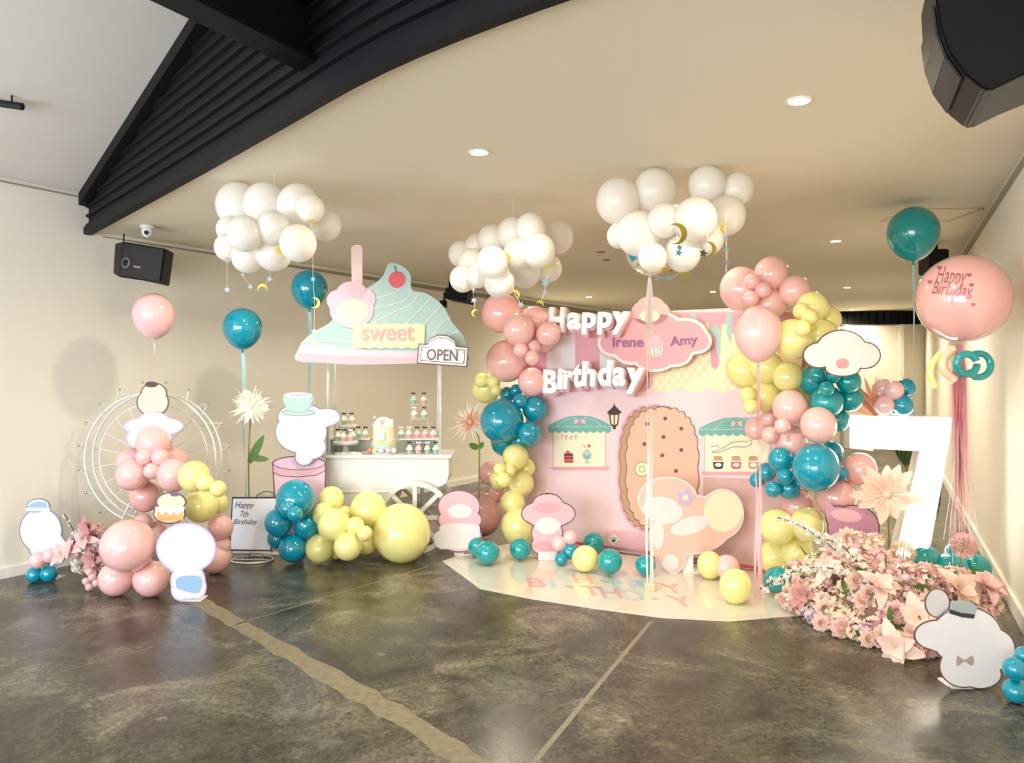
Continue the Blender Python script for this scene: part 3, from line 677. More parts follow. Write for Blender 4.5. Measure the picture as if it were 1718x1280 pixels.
# ------------------------------------------------------------------ giant bubble balloon
D = 4.75; c0 = P(1616, 501, D); R = 73/FPX*D
t = thing('bubble_balloon', 'giant round pink bubble balloon with Happy Birthday script at right', 'balloon', (c0.x, D, P(0, 915, D).z))
L = lambda p: p-t.location
bm = bmesh.new(); bmesh.ops.create_uvsphere(bm, u_segments=48, v_segments=28, radius=R); o = bmobj('balloon', bm, PBUB, t, True); o.location = L(c0)
def on_sphere(me, x0, y0, x1, y1, rot=0):
    """wrap a unit-square mesh onto the balloon around a picture window"""
    for v in me.vertices:
        u = (v.co.x-.5)*(x1-x0); ww = (v.co.y-.5)*(y1-y0)
        px = (x0+x1)/2+u*math.cos(rot)-ww*math.sin(rot)*-1; py = (y0+y1)/2-ww+u*math.sin(rot)
        dd = ray(px, py); dn = dd.normalized(); C = Vector((0, 0, EYE))-c0; b = dn.dot(C); q = b*b-C.dot(C)+(R*1.004+v.co.z*.002)**2
        s = -b-math.sqrt(max(q, 0)); v.co = Vector((0, 0, EYE))+dn*s-t.location
SCR = mat('script_foil', (196, 120, 130), .25, metal=.5)
for s_, b_ in (('Happy', (1570, 448, 1622, 484)), ('Birthday', (1563, 474, 1632, 502))):
    me = text_mesh(s_, .35, .0); on_sphere(me, *b_, rot=.08); o = link('script', me, SCR, t)
for i, (hx, hy, hr) in enumerate(((1576, 449, 4), (1560, 473, 4), (1626, 461, 4), (1630, 478, 4), (1626, 498, 5), (1633, 511, 4))):
    bm = bmesh.new(); hp = []
    for k in range(24):
        a = 2*PI*k/24; hp.append((.5+.5*(math.sin(a)**3), .5+.5*(13*math.cos(a)-5*math.cos(2*a)-2*math.cos(3*a)-math.cos(4*a))/16))
    bm.faces.new([bm.verts.new((a, b, 1)) for a, b in hp]); me = bpy.data.meshes.new('heart'); bm.to_mesh(me); bm.free(); on_sphere(me, hx-hr, hy-hr, hx+hr, hy+hr); link('heart', me, SCR, t)
bm = bmesh.new()
for j in range(60):
    a = random.uniform(0, 6.3); r = random.uniform(.005, .042); top = P(1610, 578, D); bot = P(1611+random.uniform(-10, 12), random.uniform(850, 915), D)
    o_ = Vector((r*math.cos(a), r*math.sin(a)*.7, 0)); ribbon(bm, [L(top)+o_*.4, L(top.lerp(bot, .15))+o_, L(top.lerp(bot, .6))+o_*.8, L(bot)+o_], .009, .4)
bmobj('tassel', bm, mat('tassel_pink', (240, 172, 188), .35, transl=.3), t)
bm = bmesh.new()
for x, y in ((1583, 905), (1590, 935), (1640, 900), (1632, 950), (1648, 930), (1598, 945)):
    add_tube(bm, smooth_open([L(P(1609, 700, D)), L(P(1609+(x-1609)*.35, 790, D)), L(P(x, y, D+.02))], 6), .002, 5)
bmobj('cord', bm, RIBW, t)
# twisted modelling balloons at the neck
def spiral(x, y, r, turns, d, a0=0, grow=0):
    return [P(x+(r+grow*i/24)*math.cos(a0+turns*2*PI*i/24), y+(r+grow*i/24)*math.sin(a0+turns*2*PI*i/24), d-.05*i/24) for i in range(25)]
bm = bmesh.new(); add_tube(bm, [L(p) for p in spiral(1622, 611, 17, .95, D-.06)], .022, 12); bmobj('twisted_balloon', bm, TEALG, t, True)['label'] = 'teal curled tube balloon'
bm = bmesh.new(); add_tube(bm, [L(p) for p in spiral(1642, 613, 20, .8, D-.02, -2.4)], .021, 12); bmobj('twisted_balloon', bm, TEALG, t, True)['label'] = 'teal curled tube balloon'
bm = bmesh.new(); add_tube(bm, smooth_open([L(P(*q, D)) for q in ((1578, 592), (1564, 610), (1561, 630), (1570, 650))], 6), .02, 12); bmobj('twisted_balloon', bm, YEL, t, True)['label'] = 'yellow curved tube balloon'
bm = bmesh.new(); add_tube(bm, smooth_open([L(P(*q, D-.03)) for q in ((1600, 584), (1584, 600), (1584, 622), (1602, 638))], 6), .028, 12); bmobj('twisted_balloon', bm, mat('balloon_cream', (250, 225, 190), .25, coat=.5, transl=.2), t, True)['label'] = 'cream curved tube balloon'

# ------------------------------------------------------------------ metal wheel frame
D = 6.15; c0 = P(258, 768, D)
t = thing('wheel_frame', 'large white metal ferris-wheel frame with bulbs behind the pink balloons', 'ferris wheel stand', (c0.x, D, 0))
def ring(r, y, n=64): return [Vector((r*math.cos(2*PI*i/n), y, c0.z+r*math.sin(2*PI*i/n))) for i in range(n)]
for r, y in ((.515, -.06), (.515, .06), (.43, 0)):
    bm = bmesh.new(); add_tube(bm, ring(r, y), .008 if r > .5 else .005, 8, closed=True); bmobj('rim', bm, METW, t, True)
NB = 20
for i in range(NB):
    a = 2*PI*(i+.5)/NB; u = Vector((math.cos(a), 0, math.sin(a)))
    bm = bmesh.new(); add_tube(bm, [Vector((0, 0, c0.z))+u*.14, Vector((0, 0, c0.z))+u*.43], .0035, 6); bmobj('spoke', bm, METW, t)
    bm = bmesh.new(); tip = Vector((0, 0, c0.z))+u*.605
    for da in (-.1, .1):
        v = Vector((math.cos(a+da), 0, math.sin(a+da))); add_tube(bm, [Vector((0, -.06, c0.z))+v*.515, tip], .002, 5); add_tube(bm, [Vector((0, 0, c0.z))+v*.43, Vector((0, -.06, c0.z))+u*.515], .002, 5)
    pr = bmobj('prong', bm, METW, t)
    bm = bmesh.new(); bmesh.ops.create_uvsphere(bm, u_segments=12, v_segments=8, radius=.012); o = bmobj('bulb', bm, CHROME, pr, True); o.location = tip
bm = bmesh.new(); add_lathe(bm, [(.001, -.07), (.05, -.07), (.05, .07), (.001, .07)], (0, 0, c0.z), 20, Matrix.Rotation(PI/2, 3, 'X')); bmobj('hub', bm, METW, t)
for y in (-.12, .12):
    for s in (-1, 1):
        bm = bmesh.new(); add_tube(bm, [(0, y*.6, c0.z), (s*.36, y, .01)], .009, 8); bmobj('leg', bm, METW, t)
bm = bmesh.new(); add_box(bm, (-.4, -.15, 0), (.4, -.12, .012)); add_box(bm, (-.4, .12, 0), (.4, .15, .012)); bmobj('foot', bm, METW, t)

# ------------------------------------------------------------------ plain cut-out boards (stand-ins for the printed figures)
def stay(F, base_z=0, h=.25):
    base_z = 0
    bm = bmesh.new(); add_box(bm, (-.04, .012, base_z), (.04, .02, base_z+h)); add_box(bm, (-.04, .0, base_z), (.10, .12, base_z+.008)); bmobj('stay', bm, WHITE, F.o)
def board(label, x, d, circles, fill, edge_, extras=(), a=0, c=None, grow=2.2, h=.25, zb=None, cat='cut-out board', stayb=True, name='cutout_board'):
    F = Frame(x, d, a, name, label, cat)
    zmin = max(0, F.uv(x, max(q[1]+(q[3] if len(q) > 3 else q[2]) for q in circles)+grow)[1])
    F.shape('panel', union(circles, grow, c=c), edge_, 0, .008)
    F.shape('print', union(circles, 0, c=c), fill, -.008, .0015, label='coloured print')
    for i, (pts, m) in enumerate(extras): F.shape('print', pts, m, -.0096-.0006*i, .0012)
    if stayb: stay(F, zmin, h)
    F.o.location.z = 0
    return F
board('plain white oval cut-out board with blue top leaning at far left', 72, 5.75, [(68, 890, 34, 36), (80, 918, 30, 26), (96, 925, 12, 22), (64, 850, 18, 12)], LAV, PGRY,
      [(ell(62, 851, 17, 9, rot=-.2), PBLU), (rect(44, 852, 84, 857), PWH)], h=.2)
board('pale yellow cut-out board, topmost above the wheel garland', 258, 5.9, [(256, 675, 25, 22), (258, 660, 20, 16)], PYEL, OUT, [(ell(254, 645, 11, 5), PBRN)], stayb=False)
board('long white cut-out board tucked behind top pink balloons', 258, 5.86, [(258, 715, 48, 14), (258, 706, 24, 13), (250, 735, 36, 18)], LAV, PLIL, stayb=False)
f = board('small yellow and orange cake-shaped cut-out board above the pink balloons', 286, 5.55, [(287, 842, 23, 14), (284, 862, 25, 15)], PYEL, OUT,
      [([(261, 852), (309, 852), (307, 873), (264, 873)], mat('print_orange', (244, 178, 110), .55)), ([(260, 850), (310, 850), (308, 860), (303, 857), (298, 865), (292, 858), (286, 866), (279, 858), (272, 864), (266, 857), (262, 861)], PWH), (ell(293, 829, 8, 4), OUTP)], stayb=False)
board('largest left white cut-out board with lilac rim and blue lower patch', 312, 5.2, [(312, 920, 48, 40), (315, 975, 27, 29), (303, 990, 14, 16), (330, 985, 14, 18)], LAV, PLIL,
      [(smooth_loop([(300, 968), (336, 968), (334, 994), (312, 992), (296, 985)], 4), PBLU)], h=.3, grow=2.5)
f = board('white cut-out board with a teacup drawn on its top beside the cart', 515, 6.45, [(505, 725, 42, 34), (505, 700, 38, 22), (520, 750, 26, 20), (548, 700, 22, 14), (510, 768, 14, 12)], LAV, PGRY,
      [(smooth_loop([(488, 728), (520, 728), (540, 745), (520, 752), (506, 750), (490, 742)], 4), mat('print_pale', (228, 225, 232), .55))], c=(515, 722), stayb=False)
f.shape('teacup', smooth_loop([(476, 664), (478, 680), (487, 690), (511, 690), (521, 680), (524, 664), (500, 658)], 5), PMINT, -.012, .003, label='mint teacup print')
f.shape('teacup_top', ell(500, 663, 24, 5), PWH, -.015, .002); f.shape('teacup_top', ell(500, 663, 15, 2.6), PPK, -.017, .002, label='pink tea')
f.lines('teacup_handle', [[(521, 668), (528, 668), (527, 678), (519, 681)]], 2, PMINT, -.015); f.shape('saucer', ell(500, 692, 28, 5), PMINT, -.010, .002); f.lines('outline', [ell(500, 692, 28, 5, 24)], .8, PGRY, -.013, closed=True)
bm = bmesh.new(); add_box(bm, (-.02, .008, .9), (.02, .02, 1.2)); bmobj('support_rod', bm, WHITE, f.o)
f = Frame(500, 6.5, 0, 'drum_board', 'pink round box cut-out board under the teacup board', 'cut-out board')
f.shape('panel', [(501.5-45*math.cos(a), 777-12.5*math.sin(a)) for a in [PI*i/24 for i in range(25)]]+[(546, 850), (543, 900), (470, 900), (460, 850)], OUTP, 0, .008)
f.shape('side', [(459, 785), (545, 785), (543, 898), (472, 898), (463, 850)], mat('print_pink_pale', (240, 200, 215), .55), -.008, .0015)
f.shape('band', [(458, 780), (472, 787), (500, 789), (530, 786), (545, 779), (545, 790), (530, 797), (500, 800), (472, 798), (459, 792)], PPK, -.010, .0015); f.shape('lid', ell(501.5, 777, 43.5, 11), mat('print_lid', (232, 190, 212), .55), -.010, .002)
f.lines('outline', [[(458, 792), (472, 798), (500, 800), (530, 797), (545, 790)], ell(501.5, 777, 43.5, 11, 28)], 1.2, OUTP, -.013)
f.shapes('dots', [ell(x, y, 1.3, n=8) for x, y in ((470, 808), (484, 816), (500, 808), (515, 816), (530, 806), (476, 826), (538, 822), (492, 828), (524, 828))], PWH, -.0105, .001)
stay(f)
board('small cream and pink cut-out board behind the easel sign', 448, 6.55, [(448, 842, 20, 16), (440, 855, 14, 10), (455, 860, 12, 12)], PWH, PGRY, [(ell(446, 835, 11, 7), PYEL), (ell(447, 853, 13, 6), PPK)], h=.4)
board('pink flower-edged cut-out board with white base by the cart wheel', 770, 6.55, [(770, 850, 34, 26), (752, 872, 16, 14), (790, 872, 17, 14), (771, 900, 36, 25)], PPK, OUTP,
      [(rect(737, 885, 805, 921), PWH), (ell(771, 884, 34, 6), PWH), (ell(772, 858, 20, 12), PWH), (ell(736, 905, 8, 14), PWH)], h=.3)
f = board('pink cut-out board standing on the mat left of centre', 920, 6.36, [(920, 862, 44, 22), (918, 895, 25, 26), (918, 915, 26, 16), (918, 935, 14, 9), (919, 845, 24, 16)], PPK, OUTP,
      [(ell(919, 882, 21, 14), PWH), (ell(918, 916, 25, 8), PPK2), (rect(903, 926, 934, 940), PWH), (ell(919, 852, 22, 8), PPK2)], h=.35)
f.shape('crown', [(908, 838), (906, 826), (913, 832), (918, 823), (923, 832), (930, 826), (928, 838)], mat('print_gold', (235, 205, 150), .5), -.004, .004)
board('large peach cut-out board with big cream tail-like oval, centre right', 1155, 5.95, [(1120, 838, 48, 36), (1160, 880, 66, 48), (1212, 862, 34, 40), (1118, 900, 26, 46), (1130, 930, 20, 30)], PPEACH, PWH,
      [(ell(1213, 858, 32, 34), PCR), (ell(1112, 856, 34, 22, rot=.2), PWH), (ell(1158, 882, 34, 14, rot=-.3), PWH), (ell(1104, 896, 10, 26), PWH), (ell(1125, 944, 14, 14), PWH), (star(1150, 835, 18, .2, .55), PLIL), (ell(1150, 835, 5), PYEL)], c=(1145, 880), h=.4)
f = board('white cloud-shaped cut-out board set on top of the right arch', 1412, 5.1, [(1412, 588, 42, 33), (1375, 596, 26, 20), (1450, 596, 26, 21), (1414, 618, 28, 12)], mat('print_offwhite', (236, 228, 222), .55), OUT,
      [(smooth_loop([(1403, 606), (1414, 601), (1424, 606), (1421, 617), (1406, 617)], 4), PPK2)], stayb=False)
board('plum and white cut-out board behind the flowers, by the lit seven', 1432, 5.25, [(1432, 885, 42, 36), (1440, 915, 38, 26), (1405, 868, 18, 18)], mat('print_mauve', (196, 140, 165), .55), OUT,
      [([(1386, 868), (1385, 838), (1412, 862)], mat('print_mauve2', (205, 150, 178), .55)), (ell(1420, 865, 26, 11, rot=.15), PPK), (ell(1428, 912, 38, 19, rot=.2), PWH)], h=.5)
f = board('white cut-out board with grey hat shape, nearest at bottom right', 1610, 3.74, [(1622, 1068, 58, 48), (1572, 1066, 36, 24), (1668, 1090, 34, 34), (1618, 1118, 40, 34), (1645, 1132, 34, 22)], mat('print_shade_white', (232, 230, 232), .55), OUT,
      [(smooth_loop([(1606, 1100), (1618, 1107), (1632, 1100), (1632, 1117), (1618, 1110), (1606, 1118)], 3), mat('print_taupe', (180, 155, 155), .55))], h=.25)
f.shape('hat_brim', ell(1613, 1035, 30, 8, rot=.28), PGRY, -.004, .005); f.shape('hat', [(1594, 1024), (1598, 1008), (1630, 1010), (1640, 1018), (1634, 1038), (1612, 1036)], mat('print_hat', (165, 178, 178), .55), -.006, .006)
f.shape('hat_band', [(1594, 1022), (1612, 1028), (1636, 1031), (1634, 1038), (1612, 1035), (1593, 1029)], PDK, -.012, .001)
f.shape('side_panel', ell(1573, 1012, 21, 25), OUT, .02, .008); f.shape('side_print', ell(1573, 1012, 19, 23), mat('print_grey_white', (215, 210, 212), .55), .012, .002)

# ------------------------------------------------------------------ dessert cart
D = 6.9
F = Frame(650, 6.65, 0, 'dessert_cart', 'white dessert cart with spoked wheel and counter', 'cart')
t = F.o
y1 = .5   # depth of body
def slab(F, name, pts, m, y0, th, parent=None, bev=0, label=None):
    o = F.shape(name, pts, m, y0, th, parent); 
    if bev: md = o.modifiers.new('b', 'BEVEL'); md.width = bev; md.segments = 3
    if label: o['label'] = label
    return o
slab(F, 'body', [(546, 768), (753, 768), (753, 798), (750, 809), (743, 815), (733, 818), (700, 819), (666, 822), (658, 850), (656, 906), (546, 906)], WHITEG, .45, .45, bev=.004)
slab(F, 'body_rail', rect(560, 824, 655, 826), TRIM, 0, .008)
slab(F, 'counter', rect(540, 763, 758, 769), WHITEG, .48, .51, bev=.006)
def wheel(cx, cz, y, parent):
    bm = bmesh.new(); n = 48
    for ra, rb in ((.31, .27),):
        V = []
        for i in range(n):
            a = 2*PI*i/n
            V.append([bm.verts.new((cx+r*math.cos(a), y+yy, cz+r*math.sin(a))) for r, yy in ((ra, 0), (ra, .03), (rb, .03), (rb, 0))])
        for i in range(n):
            for k in range(4): bm.faces.new((V[i][k], V[(i+1) % n][k], V[(i+1) % n][(k+1) % 4], V[i][(k+1) % 4]))
    w_ = bmobj('wheel', bm, WHITEG, parent)
    for k in range(8):
        bm = bmesh.new(); M = Matrix.Translation((cx, y+.004, cz)) @ Matrix.Rotation(PI/4*k, 4, 'Y'); add_box(bm, (-.018, 0, .03), (.018, .022, .275), M); bmobj('spoke', bm, WHITEG, w_)
    bm = bmesh.new(); add_lathe(bm, [(.001, -.012), (.045, -.012), (.05, .03), (.001, .03)], (cx, y, cz), 24, Matrix.Rotation(-PI/2, 3, 'X')); bmobj('hub', bm, WHITEG, w_)
u0 = F.uv(697, 867)[0]
wheel(u0, .31, -.06, t); wheel(u0, .31, .48, t)
bm = bmesh.new(); add_tube(bm, [(u0, -.03, .31), (u0, .5, .31)], .012); bmobj('axle', bm, METW, t)
bm = bmesh.new(); ul = F.uv(556, 800)[0]; add_box(bm, (ul, .05, 0), (ul+.05, .1, .2)); add_box(bm, (ul, .35, 0), (ul+.05, .4, .2)); bmobj('leg', bm, WHITEG, t)
CTZ = F.uv(550, 763, -.03)[1]
for x, y in ((550, .03), (562, .42), (739, .03), (735, .42)):
    zt = F.uv(550, 596, .03)[1]; u = F.uv(x, 700, y)[0]; zb = CTZ
    bm = bmesh.new(); add_tube(bm, [(u, y, zb-.005), (u, y, zt)], .011, 12); bmobj('post', bm, WHITEG, t, True)
# display shelf on the counter (three sided white risers)
CT = F.uv(550, 763, -.03)[1]+.001  # counter top height
SH = thing('display_riser', 'white riser with shelf on the cart counter', 'display shelf', (F.loc.x, F.loc.y, CT))
GREY = mat('riser_grey', (205, 208, 200), .5)
a0 = F.uv(557, 735, .3)[0]; a1 = F.uv(737, 735, .3)[0]; zs = F.uv(550, 735, .25)[1]-CT
for b0, b1 in ((a0, F.uv(620, 735, .2)[0]), (F.uv(669, 735, .2)[0], a1)):
    bm = bmesh.new(); add_box(bm, (b0, .19, zs-.01), (b1, .385, zs)); bmobj('shelf', bm, WHITEG, SH)
for a in (a0, a1-.01):
    bm = bmesh.new(); v = add_box(bm, (a, .19, 0), (a+.01, .385, zs-.01)); bmobj('side_panel', bm, WHITEG, SH)
bm = bmesh.new(); add_box(bm, (a0, .385, 0), (a1, .395, zs-.01)); bmobj('back_panel', bm, GREY, SH)
# cupcakes
CUPM = dict(mint=mat('cup_mint', (150, 190, 165), .5), pink=mat('cup_pink', (222, 165, 158), .5), beige=mat('cup_beige', (212, 190, 158), .5))
FROM = dict(white=mat('frosting_white', (245, 240, 228), .5), pink=mat('frosting_pink', (240, 195, 195), .5), mint=mat('frosting_mint', (190, 215, 198), .5))
def cup_me(m):
    bm = bmesh.new(); add_lathe(bm, [(.020, 0), (.023, .018), (.027, .036)], n=18); me = bpy.data.meshes.new('cup'); bm.to_mesh(me); bm.free(); me.materials.append(m); return me
def fro_me(m):
    bm = bmesh.new(); add_lathe(bm, [(.029, .035), (.030, .042), (.024, .048), (.025, .054), (.018, .060), (.016, .066), (.006, .075), (.001, .078)], n=18)
    me = bpy.data.meshes.new('frosting'); bm.to_mesh(me); bm.free(); me.materials.append(m); me.polygons.foreach_set('use_smooth', [True]*len(me.polygons)); return me
def top_me(m):
    bm = bmesh.new(); add_tube(bm, [(0, 0, .07), (0, 0, .095)], .0015, 5)
    for s in (-1, 1): add_hexa(bm, [(0, -.002, .100), (s*.018, -.002, .108), (s*.018, -.002, .088), (0, -.002, .094)][::s], [(0, .002, .100), (s*.018, .002, .108), (s*.018, .002, .088), (0, .002, .094)][::s])
    me = bpy.data.meshes.new('topper'); bm.to_mesh(me); bm.free(); me.materials.append(m); return me
CUP = {k: cup_me(m) for k, m in CUPM.items()}; FRO = {k: fro_me(m) for k, m in FROM.items()}; TOP = dict(dark=top_me(BLACKP), white=top_me(WHITE))
def cupcake(x, yl, z, cup, fro, top, label):
    u = F.uv(x, 740, yl)[0]; o = thing('cupcake', label, 'cupcake', (F.loc.x+u, F.loc.y+yl, z), 0, 'cupcakes on the dessert cart')
    for n_, me in (('cup', CUP[cup]), ('frosting', FRO[fro]), ('topper', TOP[top])):
        c = bpy.data.objects.new(n_, me); COL.objects.link(c); c.parent = o
ZS = CT+zs
row = [(673, 'mint', 'white', 'white', 'mint cupcake on riser shelf, first right of the cake'), (686, 'pink', 'white', 'white', 'white-frosted pink cupcake on riser shelf, second right of the cake'), (700, 'pink', 'pink', 'dark', 'pink-frosted cupcake on riser shelf, third right of the cake'),
       (713, 'pink', 'pink', 'dark', 'pink-frosted cupcake on riser shelf, fourth right of the cake'), (727, 'pink', 'white', 'dark', 'cupcake at right end of the riser shelf')]
for x, a, b, c, l in row: cupcake(x, .22, ZS, a, b, c, l)
row = [(687, 'mint', 'white', 'dark', 'mint cupcake on counter, leftmost of the front right row'), (702, 'pink', 'pink', 'white', 'pink cupcake on counter in the front right row'), (717, 'mint', 'mint', 'white', 'mint-frosted cupcake on counter, third in front right row'), (731, 'mint', 'white', 'dark', 'mint cupcake at right end of counter beside the post')]
for x, a, b, c, l in row: cupcake(x, .06, CT, a, b, c, l)
cupcake(613, .22, ZS, 'beige', 'white', 'dark', 'cupcake with dark bow just left of the rainbow cake on shelf')
# round two-level stand, left
def stand(x, yl, z0, r, h, label, name='cake_stand'):
    u = F.uv(x, 740, yl)[0]; o = thing(name, label, 'cake stand', (F.loc.x+u, F.loc.y+yl, z0))
    bm = bmesh.new(); add_lathe(bm, [(r, h-.03), (r+.004, h-.015), (r+.004, h), (.001, h)], n=36); bmobj('plate', bm, GREY, o, True)
    bm = bmesh.new(); add_lathe(bm, [(r*.75, 0), (r*.6, .01), (r*.25, .02), (r*.22, h-.03)], n=28); bmobj('foot', bm, GREY, o, True)
    return o
stand(580, .075, CT, .105, .11, 'grey round cake stand at left of the cart counter')
for i, (x, yl, a, b, c, l) in enumerate(((567, .075, 'mint', 'white', 'dark', 'mint cupcake at left of the grey round stand'), (576, .03, 'pink', 'white', 'dark', 'front left pink cupcake on the grey round stand'), (588, .03, 'pink', 'pink', 'white', 'front right pink cupcake on the grey round stand'), (592, .12, 'mint', 'white', 'dark', 'rear mint cupcake on the grey round stand'))): cupcake(x, yl, CT+.11, a, b, c, l)
cupcake(601, .24, ZS, 'mint', 'mint', 'dark', 'mint cupcake on shelf between round stand and cake')
o = stand(583, .27, ZS, .085, .12, 'small clear-topped round stand on the shelf at left', 'cake_stand')
cupcake(577, .27, ZS+.12, 'mint', 'white', 'dark', 'left one of two cupcakes on the upper left stand'); cupcake(590, .27, ZS+.12, 'beige', 'white', 'dark', 'right one of two cupcakes on the upper left stand')
# biscuits tray
u = F.uv(585, 760, -.0)[0]
o = thing('biscuit_tray', 'low tray of flat biscuits under the grey round stand', 'tray', (F.loc.x+u, F.loc.y-.02, CT))
bm = bmesh.new(); add_box(bm, (-.11, -.005, 0), (.12, .07, .012)); bmobj('tray', bm, GREY, o)
for k in range(5):
    bm = bmesh.new(); add_lathe(bm, [(.001, 0), (.02, 0), (.022, .004), (.02, .008), (.001, .008)], (-.085+.043*k, .03, .012), 16); bmobj('biscuit', bm, FROM['white'] if k % 2 else CUPM['beige'], o)
# clear display tower with cupcakes
CLR = mat('clear_acrylic', (255, 255, 255), .03, alpha=.18, coat=1)
u = F.uv(702, 700, .3)[0]; o = thing('cupcake_tower', 'clear acrylic tower on shelf holding four cupcakes', 'display stand', (F.loc.x+u, F.loc.y+.32, ZS))
z1 = F.uv(700, 678, .32)[1]; z2 = F.uv(700, 702, .32)[1]
for z in (z1-.004, z2-.004):
    bm = bmesh.new(); add_box(bm, (-.075, -.05, z-ZS), (.075, .05, z-ZS+.004)); bmobj('tier', bm, CLR, o)
for xx in (-.073, .073):
    bm = bmesh.new(); add_tube(bm, [(xx, .04, 0), (xx, .04, z1-ZS)], .004); bmobj('upright', bm, CLR, o)
for x, z, a, b, c, l in ((693, z1, 'mint', 'mint', 'dark', 'upper left'), (711, z1, 'pink', 'white', 'dark', 'upper right'), (695, z2, 'beige', 'white', 'white', 'lower left'), (712, z2, 'mint', 'white', 'dark', 'lower right')): cupcake(x, .32, z, a, b, c, l+' cupcake on the clear acrylic tower')
# wooden plate stack in centre right
u = F.uv(702, 740, .1)[0]; o = thing('serving_plate', 'cream and pink plates of sweets under the riser shelf at right', 'plate', (F.loc.x+u, F.loc.y+.24, CT))
for k, (z, m) in enumerate(((.02, CUPM['beige']), (.055, FROM['pink']), (.09, FROM['white']))):
    bm = bmesh.new(); add_lathe(bm, [(.001, z-.006), (.05, z-.006), (.062, z+.002), (.05, z), (.001, z)], n=24); bmobj('plate', bm, m, o)
bm = bmesh.new(); add_tube(bm, [(0, 0, 0), (0, 0, .1)], .006); bmobj('stem', bm, CUPM['beige'], o)
# two-tier cake with rainbow
u = F.uv(644, 745, .12)[0]; o = thing('birthday_cake', 'pastel two-tier cake with rainbow topper in the centre of the cart', 'cake', (F.loc.x+u, F.loc.y+.10, CT))
bm = bmesh.new(); add_lathe(bm, [(.001, 0), (.115, 0), (.115, .012), (.001, .012)], n=36); bmobj('board', bm, WHITEG, o)
bm = bmesh.new(); add_lathe(bm, [(.10, .012), (.102, .10), (.095, .108), (.001, .11)], n=36); bmobj('lower_tier', bm, mat('cake_mint', (185, 222, 215), .5, noise=(30, .12)), o, True)
bm = bmesh.new(); add_lathe(bm, [(.098, .108), (.09, .112), (.09, .22), (.084, .228), (.001, .23)], n=36); bmobj('upper_tier', bm, mat('cake_cream', (244, 226, 190), .5, noise=(25, .1)), o, True)
for k, (c, z) in enumerate((((244, 198, 160), .095), ((246, 236, 160), .085), ((190, 225, 190), .075))):
    bm = bmesh.new(); add_tube(bm, [(.10*math.cos(a), .10*math.sin(a), z+.008*math.sin(a*7)) for a in [2*PI*i/48 for i in range(48)]], .006, 6, closed=True); bmobj('icing_swag', bm, mat('icing%d' % k, c, .5), o)
for k, (r, c) in enumerate(((.075, (246, 226, 205)), (.060, (240, 215, 190)), (.045, (165, 190, 165)), (.032, (185, 205, 185)))):
    bm = bmesh.new(); add_tube(bm, [(r*math.cos(a), -.01, .235+r*math.sin(a)) for a in [PI*i/20 for i in range(21)]], .0085, 8); bmobj('rainbow_band', bm, mat('rainbow%d' % k, c, .5), o, True)
for x, y, z, r in ((-.06, -.03, .245, .03), (-.03, -.035, .25, .026), (.04, -.035, .255, .032), (.07, -.03, .248, .026), (.075, -.02, .28, .018), (.02, -.04, .24, .022)):
    bm = bmesh.new(); bmesh.ops.create_uvsphere(bm, u_segments=16, v_segments=10, radius=r); q = bmobj('cloud_puff', bm, FROM['white'], o, True); q.location = (x, y, z)
bm = bmesh.new(); L2 = star(0, 0, .018); add_hexa(bm, [(a-.075, -.02, b+.315) for a, b in L2], [(a-.075, -.012, b+.315) for a, b in L2]); bmobj('star_topper', bm, FROM['pink'], o)
bm = bmesh.new(); add_box(bm, (-.03, -.104, .12), (.03, -.088, .19)); bmesh.ops.bevel(bm, geom=bm.edges, offset=.004, affect='EDGES'); bmobj('plaque', bm, mat('plaque_blue', (190, 215, 220), .5), o)
for i, (x, c) in enumerate(((-.105, (232, 130, 130)), (-.06, (240, 220, 150)), (0, (205, 205, 232)), (.055, (230, 190, 215)), (.1, (244, 222, 215)))):
    bm = bmesh.new(); bmesh.ops.create_uvsphere(bm, u_segments=16, v_segments=10, radius=.024); q = bmobj('fondant_ball', bm, mat('fondant%d' % i, c, .5), o, True); q.location = (x, -.115+abs(x)*.4, .03)

# ------------------------------------------------------------------ roof signboard
F = Frame(640, 6.6, 0, 'sweet_sign', 'swirled mint cream-shaped roof sign reading sweet above the cart', 'sign')
F.o.location = (F.loc.x, F.loc.y, F.uv(640, 612)[1])
zoff = F.o.location.z
class Sub:  # shift helper for frames whose empty is raised
    pass
def raise_children(o, dz):
    for c in o.children:
        if c.type == 'MESH' and not c.get('_up'):
            for v in c.data.vertices: v.co.z -= dz
            c['_up'] = 1
cream = smooth_loop([(529, 572), (536, 552), (560, 540), (585, 510), (600, 492), (625, 478), (648, 458), (655, 442), (672, 444), (686, 458), (691, 486), (715, 492), (740, 512), (757, 540), (775, 562), (782, 582)], 4)[:-3]
base = [(497, 604), (500, 588), (512, 570), (533, 556), (570, 552), (700, 560), (782, 582), (784, 604), (720, 609), (600, 611), (540, 608)]
F.shape('panel', smooth_loop([(497, 605), (500, 586), (512, 568), (533, 553), (552, 542), (572, 520), (590, 500), (612, 486), (640, 466), (650, 445), (658, 441), (674, 446), (688, 460), (691, 486), (715, 492), (742, 512), (758, 540), (777, 564), (784, 590), (782, 606), (720, 609), (600, 612), (540, 609)], 4), PMINT, .02, .02)
F.shape('pink_base', [(497, 604), (500, 593), (560, 596), (640, 599), (720, 600), (783, 596), (782, 605), (720, 609), (600, 611), (540, 608)], PPK, 0, .003, label='pink sponge band')
F.shape('sponge', [(501, 592), (507, 578), (530, 582), (548, 578), (570, 586), (590, 582), (615, 588), (700, 590), (782, 588), (783, 596), (720, 600), (640, 599), (560, 596)], mat('print_sponge', (235, 196, 206), .55), 0, .003)
